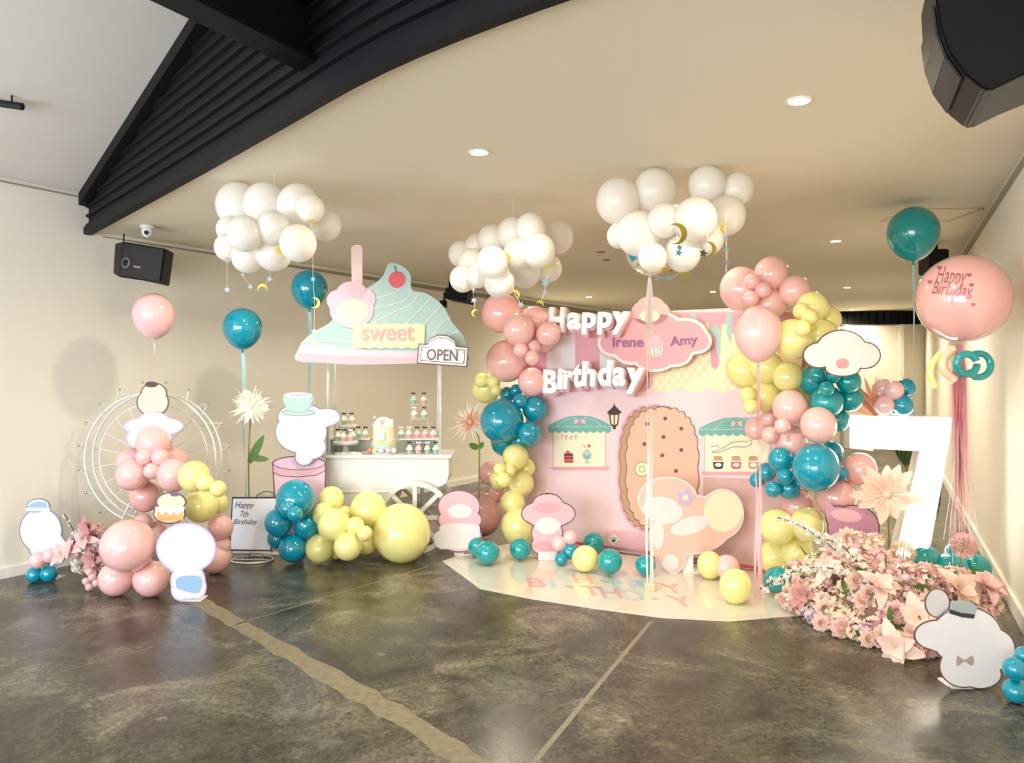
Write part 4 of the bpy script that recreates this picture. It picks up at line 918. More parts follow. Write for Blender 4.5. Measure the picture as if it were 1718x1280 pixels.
sw = [[(642, 470), (625, 484), (600, 492)], [(680, 470), (668, 488), (640, 498), (610, 505)], [(690, 485), (682, 502), (655, 512), (622, 518)], [(705, 491), (688, 512), (665, 522), (630, 540)], [(725, 498), (705, 520), (680, 545)], [(742, 512), (720, 535), (700, 560)], [(755, 532), (735, 550), (722, 575)], [(770, 555), (752, 565), (742, 580)], [(505, 575), (530, 573), (580, 574), (600, 575)]]
F.lines('swirl_lines', [[(p.x, p.y) for p in smooth_open([(a, b, 0) for a, b in s], 5)] for s in sw], 2.2, PWH, -.001, label='white icing lines')
F.shape('cherry', ell(666, 469, 14), PRED, 0, .006, label='red cherry'); F.lines('cherry_stem', [[(665, 458), (664, 450), (661, 446)]], 1.5, OUT, -.004)
zig = []
for i in range(14): zig.append((594+i*9, 542+(2 if i % 2 else 0)))
for i in range(14): zig.append((711-i*9, 585-(2 if i % 2 else 0)))
F.shape('name_panel', [(592, 545)]+zig[:14]+[(713, 545), (712, 583)]+zig[14:]+[(593, 583)], PYEL, -.006, .008, label='yellow panel'); F.text('lettering', 'sweet', (607, 547, 695, 572), mat('letter_rose', (228, 165, 165), .5), -.014, .006, bold=.012)
# plain blank topper in place of the printed head
F.shape('topper', union([(590, 520, 37, 30), (590, 492, 26, 20), (568, 504, 20, 18), (612, 502, 18, 18)], 0, c=(590, 512)), mat('print_lilac_pink', (215, 188, 200), .55), -.002, .008, label='plain pale pink topper')
F.shape('topper_patch', ell(592, 522, 27, 20), PCR, -.010, .001); F.shape('wafer_stick', [(590, 480), (589, 416), (594, 411), (604, 411), (608, 416), (608, 480)], mat('wafer_pink', (240, 205, 200), .55), .006, .006, label='upright pink wafer stick')
F.shape('flower', union([(598+9*math.cos(a), 486+9*math.sin(a), 7) for a in [0, 1.257, 2.513, 3.77, 5.027]], 0, c=(598, 486)), PPK, -.011, .003)
raise_children(F.o, zoff)
# OPEN sign
G_ = Frame(742, 6.45, 0, 'open_sign', 'white arched plaque reading OPEN at right end of sweet sign', 'sign'); G_.o.location.z = G_.uv(742, 614)[1]
def openpts(g): return [(703-g, 577-g), (716-g*.3, 578-g), (722, 568-g), (735, 562-g), (750, 563-g), (762, 571-g), (765+g*.3, 581-g), (785+g, 583-g), (783+g, 615+g), (700-g, 609+g)]
G_.shape('plaque', openpts(1), OUT, .01, .01); G_.shape('face', openpts(-1), WHITE, 0, .002); G_.shape('border', openpts(-4), OUT, -.002, .001); G_.shape('inner_face', openpts(-5.2), mat('sign_pinkwhite', (242, 232, 232), .5), -.003, .001)
G_.text('lettering', 'OPEN', (716, 586, 768, 605), mat('letter_grey', (110, 95, 95), .5), -.005, .003, bold=.012, rot=-.04)
G_.shapes('screws', [ell(708, 587, 1, n=8), ell(708, 603, 1, n=8), ell(778, 591, 1, n=8), ell(777, 607, 1, n=8)], OUT, -.004, .002)
raise_children(G_.o, G_.o.location.z)

# ------------------------------------------------------------------ easel sign
F = Frame(422, 6.35, 0, 'easel_sign', 'framed white sign reading Happy 7th Birthday on round metal stand', 'sign')
F.shape('frame', [(389, 834), (465, 834), (455, 925), (385, 924)], PDK, 0, .012); F.shape('panel', [(391, 836.5), (463, 836.5), (453.5, 922.5), (387, 921.5)], mat('sign_white', (236, 238, 244), .4), -.012, .002)
for s, b in (('Happy', (394, 842, 427, 855)), ('7th', (402, 857, 417, 867)), ('Birthday', (391, 871, 433, 882))): F.text('lettering', s, b, PDK, -.0145, .001, shear=.4)
bm = bmesh.new(); add_tube(bm, [(.17*math.cos(a), .02+.13*math.sin(a), .008) for a in [2*PI*i/40 for i in range(40)]], .008, 8, closed=True); add_tube(bm, [(-.17, .02, .008), (.17, .02, .008)], .006)
bmobj('base_ring', bm, METW, F.o, True)
bm = bmesh.new()
for x in (-.08, .08): add_tube(bm, [(x, .03, .008), (x, .03, .45)], .007)
bmobj('uprights', bm, METW, F.o, True)
bm = bmesh.new(); zt = F.uv(420, 924)[1]; add_box(bm, (-.15, -.02, zt-.012), (.17, .03, zt-.002)); bmobj('ledge', bm, METW, F.o)

# ------------------------------------------------------------------ floor mat
mat_px = [(742, 942), (790, 925), (880, 907), (1000, 925), (1250, 957), (1420, 980), (1500, 1000), (1440, 1025), (1330, 1034), (1225, 1043), (1110, 1037), (1000, 1022), (890, 1005), (805, 988)]
MATM = mat('vinyl_mat', (216, 211, 194), .18, coat=.4, noise=(2, .02))
t = thing('floor_mat', 'cream glossy floor mat with pastel birthday lettering before the backdrop', 'mat', FP(1050, 975))
bm = bmesh.new(); V = [FP(x, y)-t.location for x, y in mat_px]
add_hexa(bm, [v+Vector((0, 0, .003)) for v in V], [v+Vector((0, 0, .0002)) for v in V]); bmobj('sheet', bm, MATM, t)
bm = bmesh.new(); C_m = sum(V, Vector())/len(V)
for k in (.965, .935):
    fr_ = [C_m+(v-C_m)*k+Vector((0, 0, .004)) for v in V[7:]+V[:1]]; add_tube(bm, fr_, .0016, 4)
bmobj('border_lines', bm, mat('mat_line', (205, 190, 180), .5), t)
AB = math.atan2(-1.13, 1.66)
MR = mat('mat_rose', (214, 160, 158), .3, coat=.4); MB = mat('mat_blue', (172, 202, 208), .3, coat=.4); MG = mat('mat_green', (190, 190, 150), .3, coat=.4)
def mat_letter(ch, x0, y0, x1, y1, m):
    cx, cy = (x0+x1)/2, (y0+y1)/2; c = FP(cx, cy)-t.location; sc = fd(cy)/FPX
    wdt = (x1-x0)*sc*.92; hgt = (fd(y0)-fd(y1))*.95
    U = Vector((math.cos(AB*.35), math.sin(AB*.35), 0)); W = Vector((-.05, 1, 0))
    if ch == '*':
        bm = bmesh.new(); bm.faces.new([bm.verts.new(c+U*a+W*(-b*1.2)+Vector((0, 0, .0045))) for a, b in star(0, 0, wdt*.55)]); bmobj('star', bm, m, t); return
    me = text_mesh(ch, 0, .02)
    for v in me.vertices: v.co = c+U*((v.co.x-.5)*wdt)+W*((v.co.y-.5)*hgt)+Vector((0, 0, .0034+v.co.z*.001))
    link('letter', me, m, t)
for a in (('H', 960, 965, 995, 980, MR), ('*', 1007, 970, 1025, 982, MG), ('P', 1024, 970, 1048, 987, MB), ('P', 1052, 973, 1086, 990, MB), ('Y', 1108, 979, 1146, 996, MR),
          ('B', 883, 970, 917, 986, MR), ('I', 921, 973, 933, 988, MB), ('*', 948, 982, 966, 988, MG), ('T', 975, 983, 1009, 1000, MR), ('H', 1006, 986, 1042, 1004, MR), ('D', 1043, 989, 1080, 1009, MB), ('*', 1090, 1000, 1108, 1010, MG), ('Y', 1123, 1000, 1162, 1019, MR)): mat_letter(*a)

# ------------------------------------------------------------------ backdrop
F = Frame(890, dB(890), AB, 'backdrop', 'pink printed sweet-shop backdrop with biscuit door and awnings', 'backdrop')
BK = mat('backdrop_pink', (232, 200, 202), .5, noise=(1.2, .02))
F.shape('panel', [(882, 531), (1348, 512), (1348, 968), (882, 904)], BK, .05, .05)
F.shape('edge_trim', [(1346, 512), (1352, 511.6), (1352, 969), (1346, 968)], mat('timber_edge', (175, 120, 70), .6), .052, .056)
# stripes
top = lambda x: 531-(x-882)*19/466
st = []; scal = []
xs = [884, 917, 965, 1006, 1049, 1095]
for i, (a, b) in enumerate(zip(xs, xs[1:])):
    n = 10; lowp = [(b+(a-b)*k/n, 648+10*math.sin(PI*k/n)) for k in range(n+1)]
    F.shape('awning_stripe', [(a, top(a)+1), (b, top(b)+1)]+lowp, PWH if i % 2 else PPK2, 0, .0015)
def waffle():
    m = bpy.data.materials.new('print_waffle'); m.use_nodes = True; nt = m.node_tree; b = nt.nodes['Principled BSDF']; b.inputs['Roughness'].default_value = .55
    tc = nt.nodes.new('ShaderNodeTexCoord'); sx = nt.nodes.new('ShaderNodeSeparateXYZ'); nt.links.new(tc.outputs['Object'], sx.inputs[0])
    outs = []
    for op in ('ADD', 'SUBTRACT'):
        k = nt.nodes.new('ShaderNodeMath'); k.operation = 'MULTIPLY'; k.inputs[1].default_value = .7; nt.links.new(sx.outputs[2], k.inputs[0])
        a = nt.nodes.new('ShaderNodeMath'); a.operation = op; nt.links.new(sx.outputs[0], a.inputs[0]); nt.links.new(k.outputs[0], a.inputs[1])
        p = nt.nodes.new('ShaderNodeMath'); p.operation = 'PINGPONG'; p.inputs[1].default_value = .038; nt.links.new(a.outputs[0], p.inputs[0])
        c = nt.nodes.new('ShaderNodeMath'); c.operation = 'LESS_THAN'; c.inputs[1].default_value = .0065; nt.links.new(p.outputs[0], c.inputs[0]); outs.append(c)
    mx = nt.nodes.new('ShaderNodeMath'); mx.operation = 'MAXIMUM'; nt.links.new(outs[0].outputs[0], mx.inputs[0]); nt.links.new(outs[1].outputs[0], mx.inputs[1])
    c = nt.nodes.new('ShaderNodeMixRGB'); c.inputs[1].default_value = (lin(246), lin(218), lin(172), 1); c.inputs[2].default_value = (lin(252), lin(240), lin(205), 1)
    nt.links.new(mx.outputs[0], c.inputs[0]); nt.links.new(c.outputs[0], b.inputs['Base Color']); return m
xs = [1095, 1143, 1190, 1238, 1290, 1345]; low = []
for a, b in zip(xs, xs[1:]): low += [(a+(b-a)*k/8, 650+8*math.sin(PI*k/8)) for k in range(8)]
low.append((1345, 650))
F.shape('waffle_awning', [(1345, 518), (1095, 532)]+low, waffle(), 0, .0015, label='yellow waffle-patterned awning')
def drips(x0, x1, ys, yt): 
    pts = [(x1, yt), (x0, yt)]; n = len(ys); wd = (x1-x0)/n
    for i, yy in enumerate(ys):
        xa = x0+i*wd; pts += [(xa, yt+18), (xa+wd*.15, yy-6), (xa+wd*.35, yy), (xa+wd*.55, yy-6), (xa+wd*.7, yt+20)]
    return pts+[(x1, yt+18)]
F.shape('icing_drip', drips(1095, 1345, [560, 600, 570, 620, 560, 610, 575, 560], 524), PPK2, -.0015, .0015, label='pink icing drips')
F.shape('icing_drip', [(1190, 560), (1196, 548), (1201, 545), (1208, 552), (1209, 590), (1206, 602), (1202, 590), (1200, 566), (1195, 568)], PMINT, -.003, .0015, label='mint icing drip'); F.shape('icing_drip', [(1158, 527), (1166, 526), (1170, 540), (1163, 552), (1158, 545)], PMINT, -.003, .0015, label='mint icing drip'); F.shape('icing_drip', [(1218, 526), (1228, 525), (1229, 555), (1224, 575), (1219, 560)], PMINT, -.003, .0015, label='mint icing drip')
# windows with awnings
def shop_window(x0, x1, yt, yb, aw0, aw1, ayt, ayb):
    w_ = F.shape('shop_window', rect(x0-1.5, yt, x1+1.5, yb), PPK2, 0, .001); F.shape('window_pane', rect(x0, yt, x1, yb), PCR, -.001, .001, w_)
    F.shape('window_sill', [(aw0+2, yb), (aw1, yb), (aw1-6, yb+6), (aw0+8, yb+6)], PPK2, -.001, .002, w_)
    n = 9; sc = []
    for i in range(n):
        a = aw1-(aw1-aw0)*i/n; b = aw1-(aw1-aw0)*(i+1)/n; sc += [(a+(b-a)*k/5, ayb+3.5*math.sin(PI*k/5)) for k in range(5)]
    mid = (aw0+aw1)/2; h = ayb-ayt
    F.shape('awning', [(aw0, ayb), (aw0, ayb-h*.35), (aw0+(mid-aw0)*.3, ayt+h*.32), (aw0+(mid-aw0)*.65, ayt+h*.06), (mid, ayt), (mid+(mid-aw0)*.35, ayt+h*.06), (mid+(mid-aw0)*.7, ayt+h*.32), (aw1, ayb-h*.35)]+sc, PTEAL, -.002, .0015, w_, label='sage green awning')
    F.lines('awning_lines', [[(aw0+1, ayb-h*.28), (aw1-1, ayb-h*.28)], [(mid-8, ayt+2), (mid-28, ayt+10), (mid-36, ayb-h*.3)], [(mid+8, ayt+2), (mid+28, ayt+10), (mid+36, ayb-h*.3)]], .8, PWH, -.0038, w_)
    bx, by = mid, (ayt+ayb)/2-3
    F.shapes('bow', [[(bx, by-1), (bx-8, by-6), (bx-10, by+5), (bx, by+1)], [(bx, by-1), (bx+8, by-6), (bx+10, by+5), (bx, by+1)], ell(bx, by, 2.5, n=10)], PPK, -.004, .001, w_, label='pink bow')
    return w_
w1 = shop_window(929, 1015, 722, 783, 920, 1025, 697, 723); w2 = shop_window(1183, 1292, 727, 791, 1172, 1300, 700, 728)
F.shapes('bunting', [[(941, 729), (945, 729), (943, 738)], [(947, 730), (953, 730), (950, 740)], [(956, 731), (961, 731), (958, 741)]], PPK2, -.002, .001, w1); F.shapes('bunting', [[(963, 730), (969, 729), (966, 739)]], PMINT, -.002, .001, w1, label='mint pennant')
ck = F.shape('cake_slice', [(946, 763), (952, 755), (961, 762), (962, 775), (947, 776)], PRED, -.002, .001, w1); F.shapes('cake_layers', [rect(946.5, 761.5, 961.5, 764.5), rect(946.8, 767.5, 961.8, 769.5), rect(947, 774.5, 962, 776)], PBRN, -.003, .001, w1)
F.shape('sundae', smooth_loop([(977, 762), (985, 753), (993, 762), (989, 770), (986, 772), (989, 777), (981, 777), (984, 772), (980, 770)], 3), PMINT, -.002, .001, w1); F.shape('sundae_cherry', ell(988, 748, 2.6, 3), PRED, -.002, .001, w1)
F.lines('sundae_lines', [[(977, 762), (984, 766), (991, 764)], [(978, 766), (984, 769), (990, 767)], [(979, 745), (982, 752)]], .7, PDK, -.0033, w1)
for x, m in ((1205, PBRN), (1235, PRED), (1264, PBISC2)):
    F.shape('jam_jar', [(x-9, 775), (x+9, 775), (x+8, 784), (x+5, 787), (x-5, 787), (x-8, 784)], m, -.002, .001, w2); F.shape('jar_lid', [(x-8, 773), (x-7, 765), (x+6, 765), (x+8, 773)], PBISC2, -.002, .001, w2); F.shape('jar_label', ell(x, 780, 5.5, 3.2), PWH, -.003, .001, w2)
rb = [[(1194, 757), (1202, 757), (1212, 752), (1228, 742), (1246, 740), (1255, 742)], [(1194, 759), (1206, 759), (1216, 755), (1230, 749), (1250, 750)], [(1255, 738), (1262, 739), (1260, 746), (1250, 750)], [(1192, 750), (1204, 747), (1207, 751)]]
F.lines('ribbon_banner', rb, .8, OUT, -.003, w2)
# lantern
F.shape('lantern', [(1018, 692), (1026, 685), (1029, 681), (1030.5, 676), (1032, 681), (1036, 685), (1043, 692), (1039, 694), (1037, 712), (1033, 716), (1033, 720), (1028, 720), (1028, 716), (1024, 712), (1021, 694)], PBRN, 0, .002, label='dark printed lantern'); F.shapes('lantern_glass', [[(1024, 696), (1029.5, 696), (1029.5, 713), (1026, 711)], [(1031.5, 696), (1037, 696), (1035, 711), (1031.5, 713)]], PYEL, -.002, .001)
# biscuit door
def scallop(cx, cy, rx, ry, n, amp, wob=0):
    out = []; N = n*8
    for i in range(N):
        a = 2*PI*i/N; ca, sa = math.cos(a), math.sin(a); pw = .72
        x = rx*math.copysign(abs(ca)**pw, ca); y = ry*math.copysign(abs(sa)**pw, sa); k = 1+amp*abs(math.sin(n*a/2))
        out.append((cx+x*k, cy+y*k))
    return out
F.shape('door_shadow', scallop(1098, 786, 62, 106, 26, .02), PPK2, 0, .001)
dr_ = F.shape('biscuit_door', scallop(1101, 786, 60, 101, 26, .045), OUT, -.001, .002); F.shape('door_edge', scallop(1101, 786, 59, 100, 26, .045), PBISC2, -.003, .001, dr_); F.shape('door_rim', scallop(1111, 786, 60, 100, 26, .045), OUT, -.004, .001, dr_)
F.shape('door_face', scallop(1111, 786, 58.7, 98.5, 26, .045), PBISC, -.005, .001, dr_); F.shapes('door_dots', [ell(x, y, 3.4, n=14) for x, y in ((1086, 711), (1116, 702), (1143, 719), (1113, 733), (1081, 745), (1143, 755), (1111, 764), (1134, 790))], OUT, -.006, .001, dr_)
F.shape('door_handle', ell(1077, 787, 12.5), OUT, -.006, .001, dr_); F.shape('door_handle', ell(1077, 787, 11.5), PYEL, -.007, .001, dr_, label='pale yellow ring handle'); F.lines('handle_ring', [ell(1077, 787, 5, n=20)], 1, OUT, -.008, dr_, closed=True)
F.shape('step', [(1016, 888), (1085, 893), (1085, 942), (1012, 934)], mat('print_step', (226, 178, 180), .55), 0, .001); F.shape('step_top', [(1016, 888), (1190, 900), (1190, 907), (1014, 895)], PPK, -.001, .001)
F.shape('plinth', [(890, 903), (1345, 966), (1345, 960), (890, 898)], PRED, 0, .001, label='thin red foot line'); F.shape('right_wall_shade', [(1180, 800), (1345, 806), (1345, 960), (1180, 940)], mat('print_wall_shade', (205, 165, 160), .55), 0, .0008, label='painted shade on the lower right wall')  # shade over the lower right wall put into a darker print colour
sg = F.shape('paw_plaque', [(1019, 905), (1030, 895), (1040, 906), (1029, 915)], PWH, -.002, .001); F.shapes('paw', [ell(1029.5, 907, 3, 2.4, 10), ell(1026, 903.5, 1, n=8), ell(1029.5, 902, 1, n=8), ell(1033, 903.5, 1, n=8)], PDK, -.003, .001, sg)
# name sign in front
N_ = Frame(1100, dB(1100)-.07, AB, 'name_sign', 'rose cloud-shaped sign with purple names and cupcake on the backdrop', 'sign'); N_.o.location.z = N_.uv(1100, 625)[1]
cl = [(1030, 575, 26, 22), (1060, 552, 32, 22), (1105, 562, 46, 38), (1150, 565, 36, 30), (1168, 572, 24, 20), (1098, 598, 36, 24), (1060, 590, 30, 20), (1130, 594, 30, 20)]
N_.shape('backing', union(cl, 3.5, c=(1100, 572)), PBISC2, .02, .02); N_.shape('rim', union(cl, 2, c=(1100, 572)), mat('sign_pale_pink', (245, 218, 215), .5), 0, .006); N_.shape('face', union(cl, -3, c=(1100, 572)), mat('sign_rose', (222, 160, 162), .5), -.006, .002)
PUR = mat('letter_purple', (150, 95, 135), .5)
N_.text('lettering', 'Irene', (1028, 564, 1080, 583), PUR, -.0085, .004, bold=.025, rot=-.02); N_.text('lettering', 'Amy', (1124, 562, 1171, 584), PUR, -.0085, .004, bold=.025, rot=.06)
N_.shape('cupcake', [(1090, 583), (1113, 583), (1109, 598), (1094, 598)], PWH, -.0085, .003); N_.shape('cupcake_icing', union([(1096, 578, 7), (1107, 578, 7), (1101, 570, 8)], 0), PPK, -.0085, .004, label='pink icing'); N_.lines('cupcake_lines', [[(1097, 584), (1099, 597)], [(1103, 584), (1103, 597)], [(1109, 584), (1106, 597)]], .8, OUT, -.012)
N_.shape('topper', union([(1091, 524, 32, 22), (1091, 516, 24, 19)], 0, c=(1091, 522)), mat('topper_pink', (226, 178, 172), .5), .012, .02, label='plain rose topper'); N_.shape('topper_patch', ell(1090, 530, 17, 10), PCR, -.0085, .001)
raise_children(N_.o, N_.o.location.z)
# 3D words
def word(label, items, m1, m2):
    x = items[0][1]; W = Frame(x, dB(x)-.10, AB, 'word_sign', label, 'sign'); zb = W.uv(x, max(i[4] for i in items))[1]; W.o.location.z = zb
    for ch, x0, y0, x1, y1 in items:
        l = W.text('letter', ch, (x0-.8, y0, x1+.8, y1), m1, -.05, .045, bold=.045, rot=-.05, label='white raised letter'); 
        s = W.text('letter_backing', ch, (x0+1, y0+3, x1+5, y1+5), m2, -.002, .046, bold=.065, rot=-.05, label='rose backing'); s.parent = W.o
    raise_children(W.o, zb)
LW = mat('letter_white', (250, 246, 242), .4); LR = mat('letter_back_rose', (215, 165, 172), .5)
word('raised white word Happy on upper left of backdrop', [('H', 926, 515, 950, 558), ('a', 956, 524, 978, 554), ('p', 981, 524, 1003, 562), ('p', 1007, 523, 1029, 562), ('y', 1031, 522, 1057, 562)], LW, LR)
word('raised white word Birthday below the name sign', [('B', 916, 620, 938, 660), ('i', 940, 618, 948, 653), ('r', 950, 622, 965, 653), ('t', 966, 610, 979, 650), ('h', 981, 606, 1002, 648), ('d', 1008, 604, 1029, 647), ('a', 1032, 616, 1052, 648), ('y', 1055, 617, 1082, 661)], LW, LR)

# ------------------------------------------------------------------ lit number seven
F = Frame(1530, 5.55, math.radians(-12), 'number_light', 'tall lit white marquee number seven standing among flowers', 'number light')
GLOW = mat('number_glow', (255, 246, 228), .5, emit=5.5)
seven = [(1425, 697), (1598, 700), (1592, 748), (1548, 990), (1488, 990), (1543, 757), (1466, 753), (1465, 757), (1425, 752)]
F.shape('side_return', seven, mat('number_shell', (238, 236, 228), .4), .16, .16)
def inset(pts, k):
    n = len(pts); o = []
    for i in range(n):
        p0, p1, p2 = Vector(pts[i-1]), Vector(pts[i]), Vector(pts[(i+1) % n]); a = (p1-p0).normalized(); b = (p2-p1).normalized()
        n1 = Vector((-a.y, a.x)); n2 = Vector((-b.y, b.x)); m_ = (n1+n2); m_ = m_.normalized()/max(.4, m_.normalized().dot(n1)); o.append(tuple(p1+m_*k))
    return o
F.shape('lit_face', inset([(1425, 697), (1598, 700), (1592, 748), (1548, 990), (1488, 990), (1543, 757), (1425, 752)], 1.6), GLOW, 0, .004)
bm = bmesh.new(); add_box(bm, (-.18, -.02, 0), (.12, .2, .02)); bmobj('base', bm, WHITEG, F.o)
bm = bmesh.new(); add_tube(bm, smooth_open([(.17, .17, .75), (.24, .18, .70), (.22, .19, .5), (.12, .19, .3), (.12, .2, .03)], 6), .004, 6); bmobj('power_cord', bm, BLACKP, F.o)

# ------------------------------------------------------------------ flowers
def add_petal(bm, c, dr, up, ln, wd, curl=.3, seg_=4, cup=.15):
    dr = dr.normalized(); s = dr.cross(up).normalized(); n = s.cross(dr).normalized(); rows = []
    for i in range(seg_+1):
        t_ = i/seg_; w_ = wd*math.sin(PI*min(1, (.12+.85*t_)))**.7*.5 if i < seg_ else wd*.08
        p = c+dr*(ln*t_)+n*(curl*ln*t_*t_)
        rows.append([bm.verts.new(p-s*w_+n*cup*w_), bm.verts.new(p), bm.verts.new(p+s*w_+n*cup*w_)])
    for a, b in zip(rows, rows[1:]):
        for k in range(2): bm.faces.new((a[k], a[k+1], b[k+1], b[k]))
def rand_dir(front=True):
    while True:
        v = Vector((random.uniform(-1, 1), random.uniform(-1, 1), random.uniform(-1, 1)))
        if .1 < v.length < 1: return v.normalized()
def fl_me(name, m, kind):
    bm = bmesh.new(); Z = Vector((0, 0, 0))
    if kind == 'floret':      # hydrangea-like cluster, radius 1
        for _ in range(38):
            d = rand_dir(); 
            if d.z < -.4: d.z = -d.z
            c = d*random.uniform(.62, .85); s = d.orthogonal().normalized(); s.rotate(Matrix.Rotation(random.uniform(0, 6), 3, d))
            for k in range(4):
                q = s.copy(); q.rotate(Matrix.Rotation(k*PI/2, 3, d)); add_petal(bm, c, q+d*.35, d, .30, .26, .15, 3)
    elif kind == 'rose':
        for ring_, (n, r, ln, tilt) in enumerate(((5, .1, .7, 1.6), (6, .2, .8, .9), (8, .25, .95, .45), (8, .3, 1.0, .1))):
            for k in range(n):
                a = 2*PI*k/n+ring_*.5; q = Vector((math.cos(a), math.sin(a), tilt)); add_petal(bm, Vector((math.cos(a), math.sin(a), 0))*r*.5, q, Vector((0, 0, 1)) if tilt < 1.2 else Vector((math.cos(a), math.sin(a), 0))*-1, ln, .75, -.2 if ring_ > 1 else .25, 4, .3)
    elif kind == 'lily':
        for k in range(9):
            a = 2*PI*k/9+random.uniform(-.2, .2); t_ = .4+.9*(k % 3)/2; add_petal(bm, Z, Vector((math.cos(a), math.sin(a), t_)), Vector((0, 0, 1)), 1.05-.2*(k % 3), .62, random.uniform(-.6, -.1), 7, .45)
    elif kind == 'bud':
        bmesh.ops.create_icosphere(bm, subdivisions=2, radius=1)
        for v in bm.verts: v.co *= 1+random.uniform(-.12, .12)
    elif kind == 'spray':
        for _ in range(7):
            c = Vector((random.uniform(-.8, .8), random.uniform(-.8, .8), random.uniform(-.6, .8))); d = (rand_dir()+Vector((0, -.6, .3))).normalized(); s = d.orthogonal().normalized()
            for k in range(5):
                q = s.copy(); q.rotate(Matrix.Rotation(k*2*PI/5, 3, d)); add_petal(bm, c, q+d*.3, d, .55, .42, .1, 3)
    elif kind == 'pompom':
        for _ in range(420):
            d = rand_dir(); add_petal(bm, d*.6, d+rand_dir()*.25, d.orthogonal(), .42, .11, random.uniform(-.3, .3), 2)
    me = bpy.data.meshes.new(name); bm.to_mesh(me); bm.free(); me.materials.append(m); me.polygons.foreach_set('use_smooth', [True]*len(me.polygons)); return me
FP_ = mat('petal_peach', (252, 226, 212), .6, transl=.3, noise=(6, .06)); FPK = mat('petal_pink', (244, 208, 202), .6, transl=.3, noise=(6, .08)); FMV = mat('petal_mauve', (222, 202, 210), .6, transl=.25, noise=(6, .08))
FWH = mat('petal_white', (250, 246, 236), .6, transl=.3); FPD = mat('petal_dusty', (205, 150, 145), .6, transl=.25, noise=(6, .1)); FCR = mat('petal_cream', (250, 232, 205), .6, transl=.3)
MEs = {('floret', c): fl_me('floret_'+c, m, 'floret') for c, m in (('peach', FP_), ('pink', FPK), ('mauve', FMV), ('white', FWH), ('cream', FCR))}
for c, m in (('peach', FP_), ('pink', FPK), ('dusty', FPD)): MEs[('rose', c)] = fl_me('rose_'+c, m, 'rose'); MEs[('lily', c)] = fl_me('lily_'+c, m, 'lily')
for c, m in (('pink', FPK), ('peach', FP_), ('mauve', FMV)): MEs[('bud', c)] = fl_me('bud_'+c, m, 'bud')
MEs[('spray', 'white')] = fl_me('spray_white', FWH, 'spray'); MEs[('pompom', 'white')] = fl_me('pompom_white', FCR, 'pompom'); MEs[('pompom', 'pink')] = fl_me('pompom_pink', FPK, 'pompom')
def put(name, key, parent, p, r, look=Vector((0, -1, .35)), label=None):
    o = bpy.data.objects.new(name, MEs[key]); COL.objects.link(o); o.parent = parent; o.location = p-parent.location
    q = (look+rand_dir()*.45).normalized().to_track_quat('Z', 'Y'); o.rotation_euler = q.to_euler(); o.scale = (r, r, r)
    if label: o['label'] = label
    return o
# right arrangement: mound following the floor from the mat edge to the corner board
def dA(x, y):   # mound surface depth
    yf = 1045+(x-1330)*.42 if x < 1500 else 1116   # foot line
    yf = min(yf, 1112); base = fd(yf); return min(base+.10+max(0, (yf-y))/FPX*base*.75, 5.4)
arr = thing('flower_arrangement', 'large peach and blush silk flower bank on floor at lower right', 'flower arrangement', FP(1450, 1080))
bm = bmesh.new()  # foam core so the bank is solid
core = [(1345, 1015, .10), (1390, 1020, .14), (1430, 1030, .16), (1470, 1040, .17), (1510, 1045, .17), (1550, 1060, .15), (1400, 975, .12), (1450, 985, .15), (1500, 990, .15), (1560, 1010, .13), (1600, 1015, .10)]
for x, y, r in core:
    q = P(x, y, dA(x, y)+r*.7); q.z = max(q.z, r*.7); m4 = Matrix.Translation(q-arr.location) @ Matrix.Diagonal((r*.75, r*.75, min(r*.75, q.z*.98), 1)); bmesh.ops.create_icosphere(bm, subdivisions=2, radius=1, matrix=m4)
bmobj('foam_core', bm, mat('foam_moss', (120, 95, 75), .9), arr)
def inside(x, y):
    poly_ = [(1295, 1000), (1330, 955), (1375, 930), (1420, 905), (1470, 905), (1530, 945), (1600, 960), (1660, 975), (1690, 1010), (1640, 1040), (1600, 1090), (1570, 1110), (1500, 1100), (1450, 1080), (1390, 1060), (1335, 1035)]
    c = False; n = len(poly_)
    for i in range(n):
        x1, y1 = poly_[i]; x2, y2 = poly_[(i+1) % n]
        if (y1 > y) != (y2 > y) and x < (x2-x1)*(y-y1)/(y2-y1)+x1: c = not c
    return c
bm = bmesh.new(); n_f = 0
while n_f < 230:
    x = random.uniform(1300, 1690); y = random.uniform(905, 1112)
    if not inside(x, y): continue
    n_f += 1; d = dA(x, y)+.03; R_ = random.uniform(.035, .055); p = P(x, y, d); p.z = max(p.z, R_); p -= arr.location
    for _ in range(14):
        q0 = rand_dir(); q0 = Vector((q0.x, -abs(q0.y), q0.z)); s0 = q0.orthogonal().normalized(); s0.rotate(Matrix.Rotation(random.uniform(0, 6), 3, q0))
        for k in range(4):
            q1 = s0.copy(); q1.rotate(Matrix.Rotation(k*PI/2, 3, q0)); add_petal(bm, p+q0*R_*.75, q1+q0*.35, q0, R_*.42, R_*.36, .15, 2)
o = bmobj('filler_blossoms', bm, FPK, arr, True); o['kind'] = 'stuff'
pts = []; tries = 0
while len(pts) < 99 and tries < 20000:
    tries += 1; x = random.uniform(1300, 1680); y = random.uniform(905, 1110)
    if inside(x, y) and all(math.hypot(x-a, (y-b)) > 15.5 for a, b in pts): pts.append((x, y))
for x, y in pts:
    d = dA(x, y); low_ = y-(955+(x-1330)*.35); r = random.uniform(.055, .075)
    key = ('floret', 'mauve') if low_ > 75 else random.choice([('floret', 'peach'), ('floret', 'peach'), ('floret', 'pink'), ('floret', 'cream')])  # mauve low down, peach above: the seven's glow put into petal colour
    p = P(x, y, d+random.uniform(-.03, .05)); p.z = max(p.z, r*.9); put('blossom', key, arr, p, r)
